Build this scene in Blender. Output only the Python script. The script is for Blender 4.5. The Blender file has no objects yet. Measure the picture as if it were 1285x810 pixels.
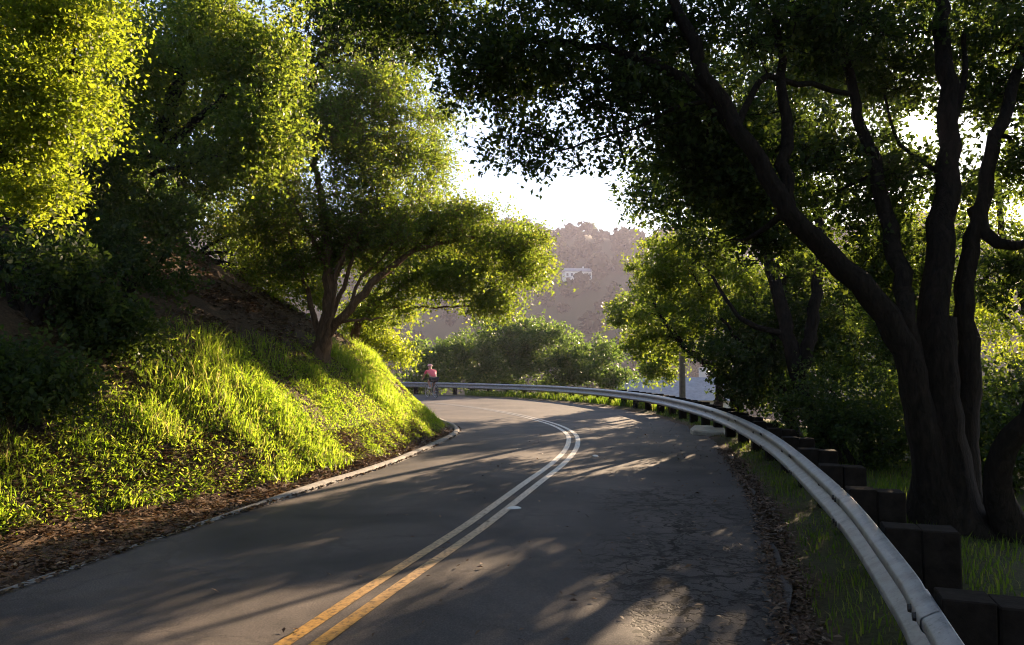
import bpy, bmesh, math, random
import numpy as np
from mathutils import Vector, Matrix

# ------------------------------------------------------------------ camera, sky, sun, exposure
scene = bpy.context.scene
FPX, W0, H0, EYE, HORIZON = 950.0, 1285.0, 810.0, 1.65, 459.0
PITCH = math.atan((HORIZON - H0 / 2) / FPX)
cam_data = bpy.data.cameras.new('camera')
cam = bpy.data.objects.new('camera', cam_data)
scene.collection.objects.link(cam)
cam.location = (0, 0, EYE)
cam.rotation_euler = (math.pi / 2 + PITCH, 0, 0)
cam_data.sensor_width = 36.0
cam_data.lens = 36.0 * FPX / W0
cam_data.clip_start = 0.05
cam_data.clip_end = 5000.0
scene.camera = cam

SUN_AZ, SUN_EL = math.radians(28.85), math.radians(15.6)
SUN = Vector((math.sin(SUN_AZ) * math.cos(SUN_EL), math.cos(SUN_AZ) * math.cos(SUN_EL), math.sin(SUN_EL)))
world = bpy.data.worlds.new('World')
scene.world = world
world.use_nodes = True
wn, wl = world.node_tree.nodes, world.node_tree.links
wn.clear()
w_out = wn.new('ShaderNodeOutputWorld')
w_bg = wn.new('ShaderNodeBackground')
w_sky = wn.new('ShaderNodeTexSky')
w_sky.sky_type = 'NISHITA'
w_sky.sun_disc = False
w_sky.sun_elevation = SUN_EL
w_sky.sun_rotation = SUN_AZ
w_sky.altitude = 150
w_sky.air_density = 1.0
w_sky.dust_density = 0.3
w_sky.ozone_density = 2.0
w_bg.inputs['Strength'].default_value = 0.05
# the sun's own glowing disc and its narrow aureole, where the sun lamp shines from
w_tc = wn.new('ShaderNodeTexCoord')
w_dot = wn.new('ShaderNodeVectorMath'); w_dot.operation = 'DOT_PRODUCT'
w_dot.inputs[1].default_value = SUN
w_nrm = wn.new('ShaderNodeVectorMath'); w_nrm.operation = 'NORMALIZE'
wl.new(w_tc.outputs['Generated'], w_nrm.inputs[0])
wl.new(w_nrm.outputs[0], w_dot.inputs[0])
w_pow = wn.new('ShaderNodeMath'); w_pow.operation = 'POWER'; w_pow.use_clamp = True
w_pow.inputs[1].default_value = 7000.0
wl.new(w_dot.outputs['Value'], w_pow.inputs[0])
w_mul = wn.new('ShaderNodeVectorMath'); w_mul.operation = 'SCALE'
w_mul.inputs[0].default_value = (1.0, 0.93, 0.78)
w_str = wn.new('ShaderNodeMath'); w_str.operation = 'MULTIPLY'; w_str.inputs[1].default_value = 300.0
wl.new(w_pow.outputs[0], w_str.inputs[0])
wl.new(w_str.outputs[0], w_mul.inputs['Scale'])
w_add = wn.new('ShaderNodeVectorMath'); w_add.operation = 'ADD'
wl.new(w_sky.outputs['Color'], w_add.inputs[0])
wl.new(w_mul.outputs[0], w_add.inputs[1])
wl.new(w_add.outputs[0], w_bg.inputs['Color'])
wl.new(w_bg.outputs[0], w_out.inputs['Surface'])

sun_data = bpy.data.lights.new('sun', 'SUN')
sun_data.energy = 5.0
sun_data.angle = math.radians(0.45)
sun_data.color = (1.0, 0.74, 0.48)
sun = bpy.data.objects.new('sun', sun_data)
sun.rotation_euler = SUN.to_track_quat('Z', 'Y').to_euler()
sun.location = SUN * 60
scene.collection.objects.link(sun)

scene.view_settings.view_transform = 'Standard'
scene.view_settings.look = 'None'
scene.view_settings.gamma = 1.0
scene.view_settings.use_curve_mapping = False
scene.view_settings.exposure = 2.65
cy = scene.cycles
cy.use_denoising = True
cy.filter_width = 1.1
cy.max_bounces = 6
cy.diffuse_bounces = 3
cy.glossy_bounces = 2
cy.transmission_bounces = 4
cy.transparent_max_bounces = 4
cy.volume_bounces = 0
cy.sample_clamp_indirect = 6.0
cy.caustics_reflective = False
cy.caustics_refractive = False

# ------------------------------------------------------------------ helpers
COL = scene.collection


def at(x, y, depth):
    """A point of the place seen at photo pixel (x, y), `depth` metres ahead of the camera."""
    u, v = (x - W0 / 2) / FPX, (H0 / 2 - y) / FPX
    dy = math.cos(PITCH) - v * math.sin(PITCH)
    dz = math.sin(PITCH) + v * math.cos(PITCH)
    k = depth / dy
    return np.array((u * k, depth, EYE + dz * k))


def tag(o, label=None, cat=None, group=None, kind=None):
    if label: o['label'] = label
    if cat: o['category'] = cat
    if group: o['group'] = group
    if kind: o['kind'] = kind
    return o


def empty(name, loc=(0, 0, 0), rz=0.0):
    o = bpy.data.objects.new(name, None)
    o.location = loc
    o.rotation_euler = (0, 0, rz)
    o.empty_display_size = 0.2
    COL.objects.link(o)
    return o


def link(name, mesh, mat=None, parent=None, smooth=False):
    o = bpy.data.objects.new(name, mesh)
    COL.objects.link(o)
    if mat is not None and not mesh.materials:
        mesh.materials.append(mat)
    if parent is not None:
        o.parent = parent
    if smooth:
        mesh.polygons.foreach_set('use_smooth', np.ones(len(mesh.polygons), dtype=bool))
    return o


def np_mesh(name, verts, faces, attrs=None, face_attrs=None):
    verts = np.asarray(verts, dtype=np.float32)
    faces = np.asarray(faces, dtype=np.int32)
    k = faces.shape[1]
    m = bpy.data.meshes.new(name)
    m.vertices.add(len(verts))
    m.vertices.foreach_set('co', verts.ravel())
    m.loops.add(faces.size)
    m.loops.foreach_set('vertex_index', faces.ravel())
    m.polygons.add(len(faces))
    m.polygons.foreach_set('loop_start', np.arange(0, faces.size, k, dtype=np.int32))
    for key, val in (attrs or {}).items():
        a = m.attributes.new(key, 'FLOAT', 'POINT')
        a.data.foreach_set('value', np.asarray(val, dtype=np.float32))
    for key, val in (face_attrs or {}).items():
        a = m.attributes.new(key, 'FLOAT', 'FACE')
        a.data.foreach_set('value', np.asarray(val, dtype=np.float32))
    m.update(calc_edges=True)
    return m


def bm_mesh(name, bm):
    m = bpy.data.meshes.new(name)
    bmesh.ops.recalc_face_normals(bm, faces=bm.faces)
    bm.to_mesh(m)
    bm.free()
    return m


def box(bm, c, s, rz=0.0, bevel=0.0):
    g = bmesh.ops.create_cube(bm, size=1.0)
    vs = g['verts']
    M = Matrix.Translation(c) @ Matrix.Rotation(rz, 4, 'Z') @ Matrix.Diagonal((s[0], s[1], s[2], 1))
    bmesh.ops.transform(bm, matrix=M, verts=vs)
    if bevel:
        es = list({e for v in vs for e in v.link_edges})
        bmesh.ops.bevel(bm, geom=es, offset=bevel, segments=1, affect='EDGES')


def catmull(pts, step=0.25):
    pts = [np.asarray(p, dtype=float) for p in pts]
    P = [2 * pts[0] - pts[1]] + pts + [2 * pts[-1] - pts[-2]]
    out = []
    for i in range(1, len(P) - 2):
        p0, p1, p2, p3 = P[i - 1], P[i], P[i + 1], P[i + 2]
        n = max(2, int(np.linalg.norm(p2 - p1) / step))
        for t in np.linspace(0, 1, n, endpoint=False):
            out.append(0.5 * (2 * p1 + (p2 - p0) * t + (2 * p0 - 5 * p1 + 4 * p2 - p3) * t ** 2
                              + (3 * p1 - p0 - 3 * p2 + p3) * t ** 3))
    out.append(pts[-1])
    return np.array(out)


def resample(line, step):
    d = np.r_[0, np.cumsum(np.linalg.norm(np.diff(line, axis=0), axis=1))]
    n = max(2, int(round(d[-1] / step)) + 1)
    s = np.linspace(0, d[-1], n)
    return np.stack([np.interp(s, d, line[:, i]) for i in range(line.shape[1])], axis=1)


def tangents(line):
    t = np.gradient(line, axis=0)
    return t / np.linalg.norm(t, axis=1)[:, None]


_rs = np.random.RandomState(7)
_LAT = _rs.rand(64, 64, 64).astype(np.float32)


def vnoise(p):
    p = np.asarray(p, dtype=float)
    i = np.floor(p).astype(int)
    f = p - i
    f = f * f * (3 - 2 * f)
    r = 0
    for dx in (0, 1):
        for dy in (0, 1):
            for dz in (0, 1):
                w = (f[:, 0] if dx else 1 - f[:, 0]) * (f[:, 1] if dy else 1 - f[:, 1]) * (f[:, 2] if dz else 1 - f[:, 2])
                r = r + w * _LAT[(i[:, 0] + dx) % 64, (i[:, 1] + dy) % 64, (i[:, 2] + dz) % 64]
    return r


def fbm2(x, y, scale, octs=3, seed=0.0):
    r, a, n = 0, 1.0, 0
    for k in range(octs):
        s = scale * 2 ** k
        r = r + a * vnoise(np.stack([x * s + 13.1 * k, y * s + 5.7 * k, np.full_like(x, seed + 0.5)], 1))
        n += a
        a *= 0.5
    return r / n


def smooth01(x, a, b):
    t = np.clip((x - a) / (b - a), 0, 1)
    return t * t * (3 - 2 * t)


# ------------------------------------------------------------------ materials
def material(name):
    m = bpy.data.materials.new(name)
    m.use_nodes = True
    nt = m.node_tree
    return m, nt.nodes, nt.links, nt.nodes['Principled BSDF']


def ramp(nodes, stops, interp='LINEAR'):
    r = nodes.new('ShaderNodeValToRGB')
    cr = r.color_ramp
    cr.interpolation = interp
    while len(cr.elements) > 1:
        cr.elements.remove(cr.elements[-1])
    cr.elements[0].position = stops[0][0]
    cr.elements[0].color = (*stops[0][1], 1)
    for p, c in stops[1:]:
        e = cr.elements.new(p)
        e.color = (*c, 1)
    return r


def noise_node(nodes, links, scale, detail=4, rough=0.6, vec=None, dist=0.0):
    n = nodes.new('ShaderNodeTexNoise')
    n.inputs['Scale'].default_value = scale
    n.inputs['Detail'].default_value = detail
    n.inputs['Roughness'].default_value = rough
    n.inputs['Distortion'].default_value = dist
    if vec is not None:
        links.new(vec, n.inputs['Vector'])
    return n


def mixc(nodes, links, fac, a, b, mode='MIX'):
    m = nodes.new('ShaderNodeMix')
    m.data_type = 'RGBA'
    m.blend_type = mode
    for sock, v in ((m.inputs['Factor'], fac), (m.inputs['A'], a), (m.inputs['B'], b)):
        if hasattr(v, 'is_linked'):
            links.new(v, sock)
        elif isinstance(v, (int, float)):
            sock.default_value = v
        else:
            sock.default_value = (*v, 1)
    return m.outputs['Result']


def math_node(nodes, links, op, a, b=None, clamp=False):
    m = nodes.new('ShaderNodeMath')
    m.operation = op
    m.use_clamp = clamp
    for sock, v in ((m.inputs[0], a), (m.inputs[1], b)):
        if v is None: continue
        if hasattr(v, 'is_linked'):
            links.new(v, sock)
        else:
            sock.default_value = v
    return m.outputs[0]


def bump(nodes, links, bsdf, height, strength=0.4, dist=0.02):
    b = nodes.new('ShaderNodeBump')
    b.inputs['Strength'].default_value = strength
    b.inputs['Distance'].default_value = dist
    links.new(height, b.inputs['Height'])
    links.new(b.outputs[0], bsdf.inputs['Normal'])


def simple_mat(name, color, rough=0.6, metal=0.0, var=0.25, scale=6.0, bmp=0.0):
    m, n, l, b = material(name)
    tc = n.new('ShaderNodeTexCoord')
    nz = noise_node(n, l, scale, 5, 0.65, tc.outputs['Object'])
    lo = tuple(c * (1 - var) for c in color)
    hi = tuple(min(1, c * (1 + var)) for c in color)
    r = ramp(n, [(0.3, lo), (0.7, hi)])
    l.new(nz.outputs['Fac'], r.inputs[0])
    l.new(r.outputs[0], b.inputs['Base Color'])
    b.inputs['Roughness'].default_value = rough
    b.inputs['Metallic'].default_value = metal
    if bmp:
        bump(n, l, b, nz.outputs['Fac'], bmp)
    return m


def _flat(m):
    m.node_tree.nodes['Principled BSDF'].inputs['Specular IOR Level'].default_value = 0.08
    return m


def leaf_mat(name, stops, trans_stops, mix=0.5, rough=0.5, spec=0.3):
    m, n, l, b = material(name)
    a = n.new('ShaderNodeAttribute')
    a.attribute_name = 'tint'
    r = ramp(n, stops)
    l.new(a.outputs['Fac'], r.inputs[0])
    l.new(r.outputs[0], b.inputs['Base Color'])
    b.inputs['Roughness'].default_value = rough
    b.inputs['Specular IOR Level'].default_value = spec
    t = n.new('ShaderNodeBsdfTranslucent')
    r2 = ramp(n, trans_stops)
    l.new(a.outputs['Fac'], r2.inputs[0])
    l.new(r2.outputs[0], t.inputs['Color'])
    mx = n.new('ShaderNodeMixShader')
    mx.inputs[0].default_value = mix
    l.new(b.outputs[0], mx.inputs[1])
    l.new(t.outputs[0], mx.inputs[2])
    l.new(mx.outputs[0], n['Material Output'].inputs['Surface'])
    return m


M = {}
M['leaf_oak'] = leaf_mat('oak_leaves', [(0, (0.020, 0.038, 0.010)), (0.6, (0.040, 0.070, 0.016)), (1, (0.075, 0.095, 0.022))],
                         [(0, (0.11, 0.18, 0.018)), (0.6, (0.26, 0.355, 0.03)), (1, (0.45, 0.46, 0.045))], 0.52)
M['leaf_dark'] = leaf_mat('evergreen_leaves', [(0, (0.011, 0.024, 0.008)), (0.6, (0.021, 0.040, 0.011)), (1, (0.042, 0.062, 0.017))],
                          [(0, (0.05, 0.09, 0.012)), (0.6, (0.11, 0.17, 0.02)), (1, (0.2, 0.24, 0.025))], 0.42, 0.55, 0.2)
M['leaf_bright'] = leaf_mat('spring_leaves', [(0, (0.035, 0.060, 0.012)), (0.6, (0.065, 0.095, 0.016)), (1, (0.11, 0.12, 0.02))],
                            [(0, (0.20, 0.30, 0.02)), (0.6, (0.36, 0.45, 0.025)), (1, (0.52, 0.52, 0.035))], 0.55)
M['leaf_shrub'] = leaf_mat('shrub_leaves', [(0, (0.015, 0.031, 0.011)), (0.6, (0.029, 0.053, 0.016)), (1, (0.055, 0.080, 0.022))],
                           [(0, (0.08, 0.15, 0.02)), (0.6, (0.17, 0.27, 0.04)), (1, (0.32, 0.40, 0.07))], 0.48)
M['grass'] = leaf_mat('grass_blades', [(0, (0.04, 0.068, 0.014)), (0.5, (0.075, 0.105, 0.018)), (0.75, (0.13, 0.125, 0.035)), (1, (0.24, 0.19, 0.10))],
                      [(0, (0.24, 0.42, 0.02)), (0.5, (0.44, 0.63, 0.03)), (0.72, (0.62, 0.66, 0.09)), (1, (0.56, 0.46, 0.2))], 0.6, 0.5, 0.3)
M['woods'] = leaf_mat('far_woods', [(0, (0.016, 0.022, 0.010)), (1, (0.040, 0.042, 0.020))], [(0, (0.02, 0.026, 0.01)), (1, (0.05, 0.05, 0.02))], 0.25, 0.9, 0.0)
M['verge'] = leaf_mat('verge_grass', [(0, (0.018, 0.036, 0.008)), (0.6, (0.034, 0.058, 0.012)), (1, (0.10, 0.09, 0.04))],
                      [(0, (0.10, 0.20, 0.012)), (0.6, (0.20, 0.30, 0.02)), (1, (0.36, 0.36, 0.08))], 0.5, 0.6, 0.15)
M['litter'] = leaf_mat('fallen_leaves', [(0, (0.035, 0.018, 0.009)), (0.5, (0.10, 0.055, 0.028)), (0.85, (0.20, 0.13, 0.075)), (1, (0.34, 0.26, 0.18))],
                       [(0, (0.05, 0.02, 0.01)), (1, (0.22, 0.13, 0.05))], 0.2, 0.55, 0.4)


def make_bark(name, lo, hi):
    m, n, l, b = material(name)
    tc = n.new('ShaderNodeTexCoord')
    mp = n.new('ShaderNodeMapping')
    mp.inputs['Scale'].default_value = (9, 9, 2.2)
    l.new(tc.outputs['Object'], mp.inputs['Vector'])
    nz = noise_node(n, l, 2.2, 8, 0.7, mp.outputs[0], 0.6)
    r = ramp(n, [(0.3, lo), (0.55, tuple((a + c) / 2 for a, c in zip(lo, hi))), (0.75, hi)])
    l.new(nz.outputs['Fac'], r.inputs[0])
    l.new(r.outputs[0], b.inputs['Base Color'])
    b.inputs['Roughness'].default_value = 0.9
    b.inputs['Specular IOR Level'].default_value = 0.1
    bump(n, l, b, nz.outputs['Fac'], 1.0, 0.08)
    return m


M['bark'] = make_bark('grey_bark', (0.008, 0.0065, 0.005), (0.042, 0.033, 0.025))
M['bark_brown'] = make_bark('brown_bark', (0.07, 0.042, 0.024), (0.26, 0.17, 0.10))


def make_ground():
    m, n, l, b = material('soil_and_leaf_mould')
    tc = n.new('ShaderNodeTexCoord')
    a = n.new('ShaderNodeAttribute'); a.attribute_name = 'grassy'
    nz = noise_node(n, l, 22.0, 6, 0.75, tc.outputs['Object'])
    nz2 = noise_node(n, l, 1.7, 4, 0.6, tc.outputs['Object'])
    soil = ramp(n, [(0.3, (0.035, 0.021, 0.013)), (0.5, (0.085, 0.052, 0.032)), (0.72, (0.17, 0.11, 0.07))])
    l.new(nz.outputs['Fac'], soil.inputs[0])
    green = ramp(n, [(0.3, (0.02, 0.03, 0.008)), (0.7, (0.055, 0.07, 0.016))])
    l.new(nz.outputs['Fac'], green.inputs[0])
    f = math_node(n, l, 'MULTIPLY', a.outputs['Fac'], math_node(n, l, 'ADD', nz2.outputs['Fac'], 0.35), True)
    c = mixc(n, l, f, soil.outputs[0], green.outputs[0])
    l.new(c, b.inputs['Base Color'])
    b.inputs['Roughness'].default_value = 0.95
    b.inputs['Specular IOR Level'].default_value = 0.2
    bump(n, l, b, nz.outputs['Fac'], 0.8, 0.06)
    return m


def make_asphalt():
    m, n, l, b = material('worn_asphalt')
    tc = n.new('ShaderNodeTexCoord')
    o = tc.outputs['Object']
    fine = noise_node(n, l, 85.0, 5, 0.8, o)
    mid = noise_node(n, l, 5.0, 6, 0.65, o)
    big = noise_node(n, l, 0.55, 4, 0.6, o, 0.5)
    base = ramp(n, [(0.32, (0.050, 0.047, 0.047)), (0.5, (0.084, 0.075, 0.071)), (0.68, (0.130, 0.111, 0.101))])
    l.new(big.outputs['Fac'], base.inputs[0])
    g = ramp(n, [(0.36, (0.40, 0.40, 0.40)), (0.52, (1, 1, 1)), (0.66, (1.75, 1.68, 1.6))])
    l.new(fine.outputs['Fac'], g.inputs[0])
    c = mixc(n, l, 0.85, base.outputs[0], g.outputs[0], 'MULTIPLY')
    g2 = ramp(n, [(0.3, (0.75, 0.75, 0.75)), (0.7, (1.15, 1.13, 1.1))])
    l.new(mid.outputs['Fac'], g2.inputs[0])
    c = mixc(n, l, 0.8, c, g2.outputs[0], 'MULTIPLY')
    # alligator cracks, with one broken pothole line in the right-hand lane near the edge
    wob = n.new('ShaderNodeVectorMath'); wob.operation = 'MULTIPLY_ADD'
    nzv = noise_node(n, l, 3.5, 4, 0.6, o)
    l.new(nzv.outputs['Color'], wob.inputs[0]); wob.inputs[1].default_value = (0.6, 0.6, 0.0); l.new(o, wob.inputs[2])
    v1 = n.new('ShaderNodeTexVoronoi'); v1.feature = 'DISTANCE_TO_EDGE'; v1.inputs['Scale'].default_value = 0.75
    l.new(wob.outputs[0], v1.inputs['Vector'])
    v2 = n.new('ShaderNodeTexVoronoi'); v2.feature = 'DISTANCE_TO_EDGE'; v2.inputs['Scale'].default_value = 5.0
    l.new(wob.outputs[0], v2.inputs['Vector'])
    sep = n.new('ShaderNodeSeparateXYZ'); l.new(o, sep.inputs[0])

    def blob(cx, cy, rx, ry):
        dx = math_node(n, l, 'DIVIDE', math_node(n, l, 'SUBTRACT', sep.outputs['X'], cx), rx)
        dy = math_node(n, l, 'DIVIDE', math_node(n, l, 'SUBTRACT', sep.outputs['Y'], cy), ry)
        d = math_node(n, l, 'ADD', math_node(n, l, 'MULTIPLY', dx, dx), math_node(n, l, 'MULTIPLY', dy, dy))
        d = math_node(n, l, 'ADD', d, math_node(n, l, 'MULTIPLY', math_node(n, l, 'SUBTRACT', mid.outputs['Fac'], 0.5), 1.6))
        return math_node(n, l, 'SUBTRACT', 1.0, d, True)
    mask = math_node(n, l, 'ADD', blob(1.45, 6.0, 1.0, 2.2), blob(1.9, 9.0, 1.0, 1.7), True)
    crack1 = math_node(n, l, 'SUBTRACT', 1.0, math_node(n, l, 'DIVIDE', v1.outputs['Distance'], 0.03), True)
    crack2 = math_node(n, l, 'SUBTRACT', 1.0, math_node(n, l, 'DIVIDE', v2.outputs['Distance'], 0.07), True)
    gate = ramp(n, [(0.48, (0, 0, 0)), (0.56, (1, 1, 1))])
    l.new(big.outputs['Fac'], gate.inputs[0])
    ck = math_node(n, l, 'MULTIPLY', crack1, math_node(n, l, 'ADD', math_node(n, l, 'MULTIPLY', gate.outputs[0], 0.2), mask, True))
    wl = noise_node(n, l, 1.4, 5, 0.7, o)
    line = math_node(n, l, 'SUBTRACT', math_node(n, l, 'SUBTRACT', sep.outputs['X'], math_node(n, l, 'MULTIPLY', sep.outputs['Y'], 0.30)), -0.62)
    line = math_node(n, l, 'ADD', line, math_node(n, l, 'MULTIPLY', math_node(n, l, 'SUBTRACT', wl.outputs['Fac'], 0.5), 1.5))
    wid = math_node(n, l, 'ADD', 0.004, math_node(n, l, 'MULTIPLY', math_node(n, l, 'SUBTRACT', mid.outputs['Fac'], 0.4, True), 0.32))
    bold = math_node(n, l, 'SUBTRACT', 1.0, math_node(n, l, 'DIVIDE', math_node(n, l, 'ABSOLUTE', line), wid), True)
    bold = math_node(n, l, 'MULTIPLY', math_node(n, l, 'MULTIPLY', bold, 3.0, True), math_node(n, l, 'MULTIPLY', blob(1.0, 6.0, 1.6, 3.0), 4.0, True))
    ck = math_node(n, l, 'MAXIMUM', ck, bold)
    ck = math_node(n, l, 'MAXIMUM', ck, math_node(n, l, 'MULTIPLY', crack2, math_node(n, l, 'MULTIPLY', mask, 1.4, True)))
    c = mixc(n, l, ck, c, (0.008, 0.007, 0.006))
    l.new(c, b.inputs['Base Color'])
    rr = ramp(n, [(0.3, (0.66, 0.66, 0.66)), (0.7, (0.82, 0.82, 0.82))])
    l.new(mid.outputs['Fac'], rr.inputs[0])
    l.new(rr.outputs[0], b.inputs['Roughness'])
    b.inputs['Specular IOR Level'].default_value = 0.1
    h = math_node(n, l, 'SUBTRACT', math_node(n, l, 'ADD', math_node(n, l, 'MULTIPLY', fine.outputs['Fac'], 0.25), math_node(n, l, 'MULTIPLY', mid.outputs['Fac'], 0.35)),
                  math_node(n, l, 'MULTIPLY', ck, 1.2))
    bump(n, l, b, h, 0.4, 0.014)
    return m


def make_paint():
    m, n, l, b = material('worn_yellow_paint_with_glare')
    tc = n.new('ShaderNodeTexCoord')
    o = tc.outputs['Object']
    nz = noise_node(n, l, 28.0, 6, 0.75, o)
    sep = n.new('ShaderNodeSeparateXYZ'); l.new(o, sep.inputs[0])
    near_yellow = (0.42, 0.22, 0.04)
    glare_pale = (0.66, 0.62, 0.54)  # pale glare on the farther stretch, put into the paint colour
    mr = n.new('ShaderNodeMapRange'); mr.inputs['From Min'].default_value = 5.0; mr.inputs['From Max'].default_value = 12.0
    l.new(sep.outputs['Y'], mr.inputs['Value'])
    c = mixc(n, l, mr.outputs[0], near_yellow, glare_pale)
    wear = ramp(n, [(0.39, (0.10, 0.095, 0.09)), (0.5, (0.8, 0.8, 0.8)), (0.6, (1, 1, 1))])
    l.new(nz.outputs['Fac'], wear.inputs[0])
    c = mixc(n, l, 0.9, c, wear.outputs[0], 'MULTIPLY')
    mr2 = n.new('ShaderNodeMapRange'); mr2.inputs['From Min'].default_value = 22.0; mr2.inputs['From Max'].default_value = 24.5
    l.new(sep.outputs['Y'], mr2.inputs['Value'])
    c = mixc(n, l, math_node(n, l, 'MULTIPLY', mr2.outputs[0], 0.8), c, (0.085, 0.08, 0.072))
    l.new(c, b.inputs['Base Color'])
    b.inputs['Roughness'].default_value = 0.55
    bump(n, l, b, nz.outputs['Fac'], 0.3, 0.01)
    return m


def make_galv():
    m, n, l, b = material('galvanised_steel')
    tc = n.new('ShaderNodeTexCoord')
    nz = noise_node(n, l, 9.0, 6, 0.7, tc.outputs['Object'])
    nz2 = noise_node(n, l, 60.0, 3, 0.6, tc.outputs['Object'])
    r = ramp(n, [(0.3, (0.17, 0.175, 0.18)), (0.5, (0.31, 0.32, 0.33)), (0.7, (0.42, 0.43, 0.44))])
    l.new(nz.outputs['Fac'], r.inputs[0])
    dirt = ramp(n, [(0.6, (1, 1, 1)), (0.72, (0.45, 0.40, 0.35))])
    l.new(nz2.outputs['Fac'], dirt.inputs[0])
    c = mixc(n, l, 0.7, r.outputs[0], dirt.outputs[0], 'MULTIPLY')
    l.new(c, b.inputs['Base Color'])
    b.inputs['Metallic'].default_value = 0.6
    rr = ramp(n, [(0.3, (0.42, 0.42, 0.42)), (0.7, (0.62, 0.62, 0.62))])
    l.new(nz.outputs['Fac'], rr.inputs[0])
    l.new(rr.outputs[0], b.inputs['Roughness'])
    bump(n, l, b, nz2.outputs['Fac'], 0.12, 0.01)
    return m


M['ground'] = make_ground()
M['asphalt'] = make_asphalt()
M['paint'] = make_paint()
M['steel'] = make_galv()
M['kerb'] = simple_mat('weathered_concrete_kerb', (0.20, 0.185, 0.165), 0.9, 0, 0.4, 7, 0.5)
M['concrete'] = simple_mat('pale_concrete', (0.36, 0.34, 0.30), 0.85, 0, 0.25, 9, 0.3)
M['timber'] = _flat(simple_mat('tarred_timber', (0.014, 0.011, 0.009), 0.95, 0, 0.5, 12, 0.4))
M['pole'] = simple_mat('weathered_pole_wood', (0.16, 0.13, 0.10), 0.85, 0, 0.3, 10, 0.4)
M['bolt'] = simple_mat('dark_bolt_steel', (0.05, 0.045, 0.04), 0.6, 0.6, 0.3, 40)
M['stud'] = simple_mat('white_reflective_stud', (0.75, 0.74, 0.70), 0.4, 0, 0.1, 30)

# ------------------------------------------------------------------ road lines (x right, y ahead)
LEFT = catmull([(-9.5, -16), (-6.1, -3.5), (-4.9, 1), (-3.72, 5.5), (-3.38, 7.3), (-2.65, 10.2), (-2.0, 12.9), (-1.5, 16.4),
                (-1.33, 18.7), (-1.56, 20.8), (-2.15, 23), (-3.2, 27), (-5, 31), (-8.5, 34.6), (-14, 37), (-24, 38.5), (-40, 38)])
RIGHT = catmull([(-3.6, -14), (-0.6, -3), (0.45, 0.3), (1.61, 4.46), (2.2, 6.5), (3.04, 9.7), (4.2, 15.5), (4.63, 19.3), (4.66, 24.9),
                 (3.75, 29.8), (2.1, 34), (-.1, 38), (-3.5, 41.2), (-8, 43.4), (-14, 45), (-24, 46), (-40, 45.5)])
CENTRE = catmull([(-6.4, -15), (-3.4, -3.5), (-2.4, 0), (-1.28, 4.46), (-.86, 6.1), (-.35, 8), (.2, 10.4), (.79, 12.95), (1.22, 15.5),
                  (1.42, 18.2), (1.26, 20.6), (.88, 22.7), (-.05, 26.2), (-1.8, 30.5), (-4.4, 34.6), (-8.6, 38.4), (-14, 40.8), (-24, 42.2), (-40, 42)])
RAIL = catmull([(-2.0, -12), (.35, -1.5), (1.35, 1.9), (1.60, 2.7), (2.07, 4.1), (2.82, 6.74), (3.92, 11.7), (4.65, 17), (4.9, 22), (4.72, 27), (3.6, 33),
                (1.6, 38), (-.97, 41.4), (-4.3, 44.6), (-9, 47), (-15, 48.8), (-25, 50), (-40, 49.5)])
LEFT, RIGHT, CENTRE, RAIL = [resample(q, 0.3) for q in (LEFT, RIGHT, CENTRE, RAIL)]


def signed(line, x, y):
    """distance to the line, positive on its right-hand side"""
    d2 = np.full(x.shape, 1e12)
    sg = np.ones(x.shape)
    A, B = line[:-1], line[1:]
    for a, b in zip(A, B):
        e = b - a
        L = e @ e
        t = np.clip(((x - a[0]) * e[0] + (y - a[1]) * e[1]) / L, 0, 1)
        dx, dy = x - a[0] - t * e[0], y - a[1] - t * e[1]
        q = dx * dx + dy * dy
        s = np.where(e[0] * dy - e[1] * dx > 0, -1.0, 1.0)
        k = q < d2
        d2[k] = q[k]
        sg[k] = s[k]
    return np.sqrt(d2) * sg


LEFT_C, RIGHT_C = resample(LEFT, 0.8), resample(RIGHT, 0.8)


def terrain(x, y):
    x, y = np.asarray(x, float), np.asarray(y, float)
    dl = -signed(LEFT_C, x, y)       # into the left bank
    dr = signed(RIGHT_C, x, y)       # beyond the right edge
    n1 = fbm2(x, y, 0.45, 3, 1) - 0.5
    n2 = fbm2(x, y, 1.6, 2, 5) - 0.5
    h = np.full(x.shape, -0.10)
    sh = 0.30 + 1.1 * smooth01(y, 12.0, 5.5)
    e = np.maximum(dl - sh, 0)
    bank = 0.92 * np.minimum(e, 2.4) + 0.62 * np.clip(e - 2.4, 0, 9) + 0.25 * np.clip(e - 11.4, 0, 40)
    bank = bank * (1 - 0.12 * smooth01(y, 9, 4)) + (0.55 * n1 + 0.22 * n2) * smooth01(e, 0, 2.0) * 1.1
    hl = 0.02 * smooth01(dl, 0.0, 0.2) + 0.03 * n2 + bank
    h = np.where(dl > 0.02, hl, h)
    q = np.maximum(dr, 0)
    fall = -0.10 * np.clip(q - 1.4, 0, 4) - 0.42 * np.clip(q - 5.4, 0, 30) - 0.1 * np.clip(q - 35.4, 0, 40)
    hr = 0.03 * smooth01(q, 0.1, 0.5) + 0.05 * n2 * smooth01(q, 0.2, 1.0) + fall + 0.5 * n1 * smooth01(q, 3, 8)
    h = np.where(dr > 0.02, hr, h)
    # the hillside across the valley
    n3 = fbm2(x, y, 0.0067, 4, 9) - 0.5
    ang = y + 0.10 * np.abs(x - 50)
    hill = 124 * smooth01(ang, 190, 620) + 64 * n3 * smooth01(ang, 210, 400)
    hill = hill - 0.035 * np.clip(x - 60, 0, 800) - 0.05 * np.clip(-x - 20, 0, 800)
    h = np.where(dr > 0.02, h + np.maximum(hill, 0) * smooth01(y, 110, 240), h)
    return h


def terr1(x, y):
    return float(terrain(np.array([x]), np.array([y]))[0])


GRID = {}


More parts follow.
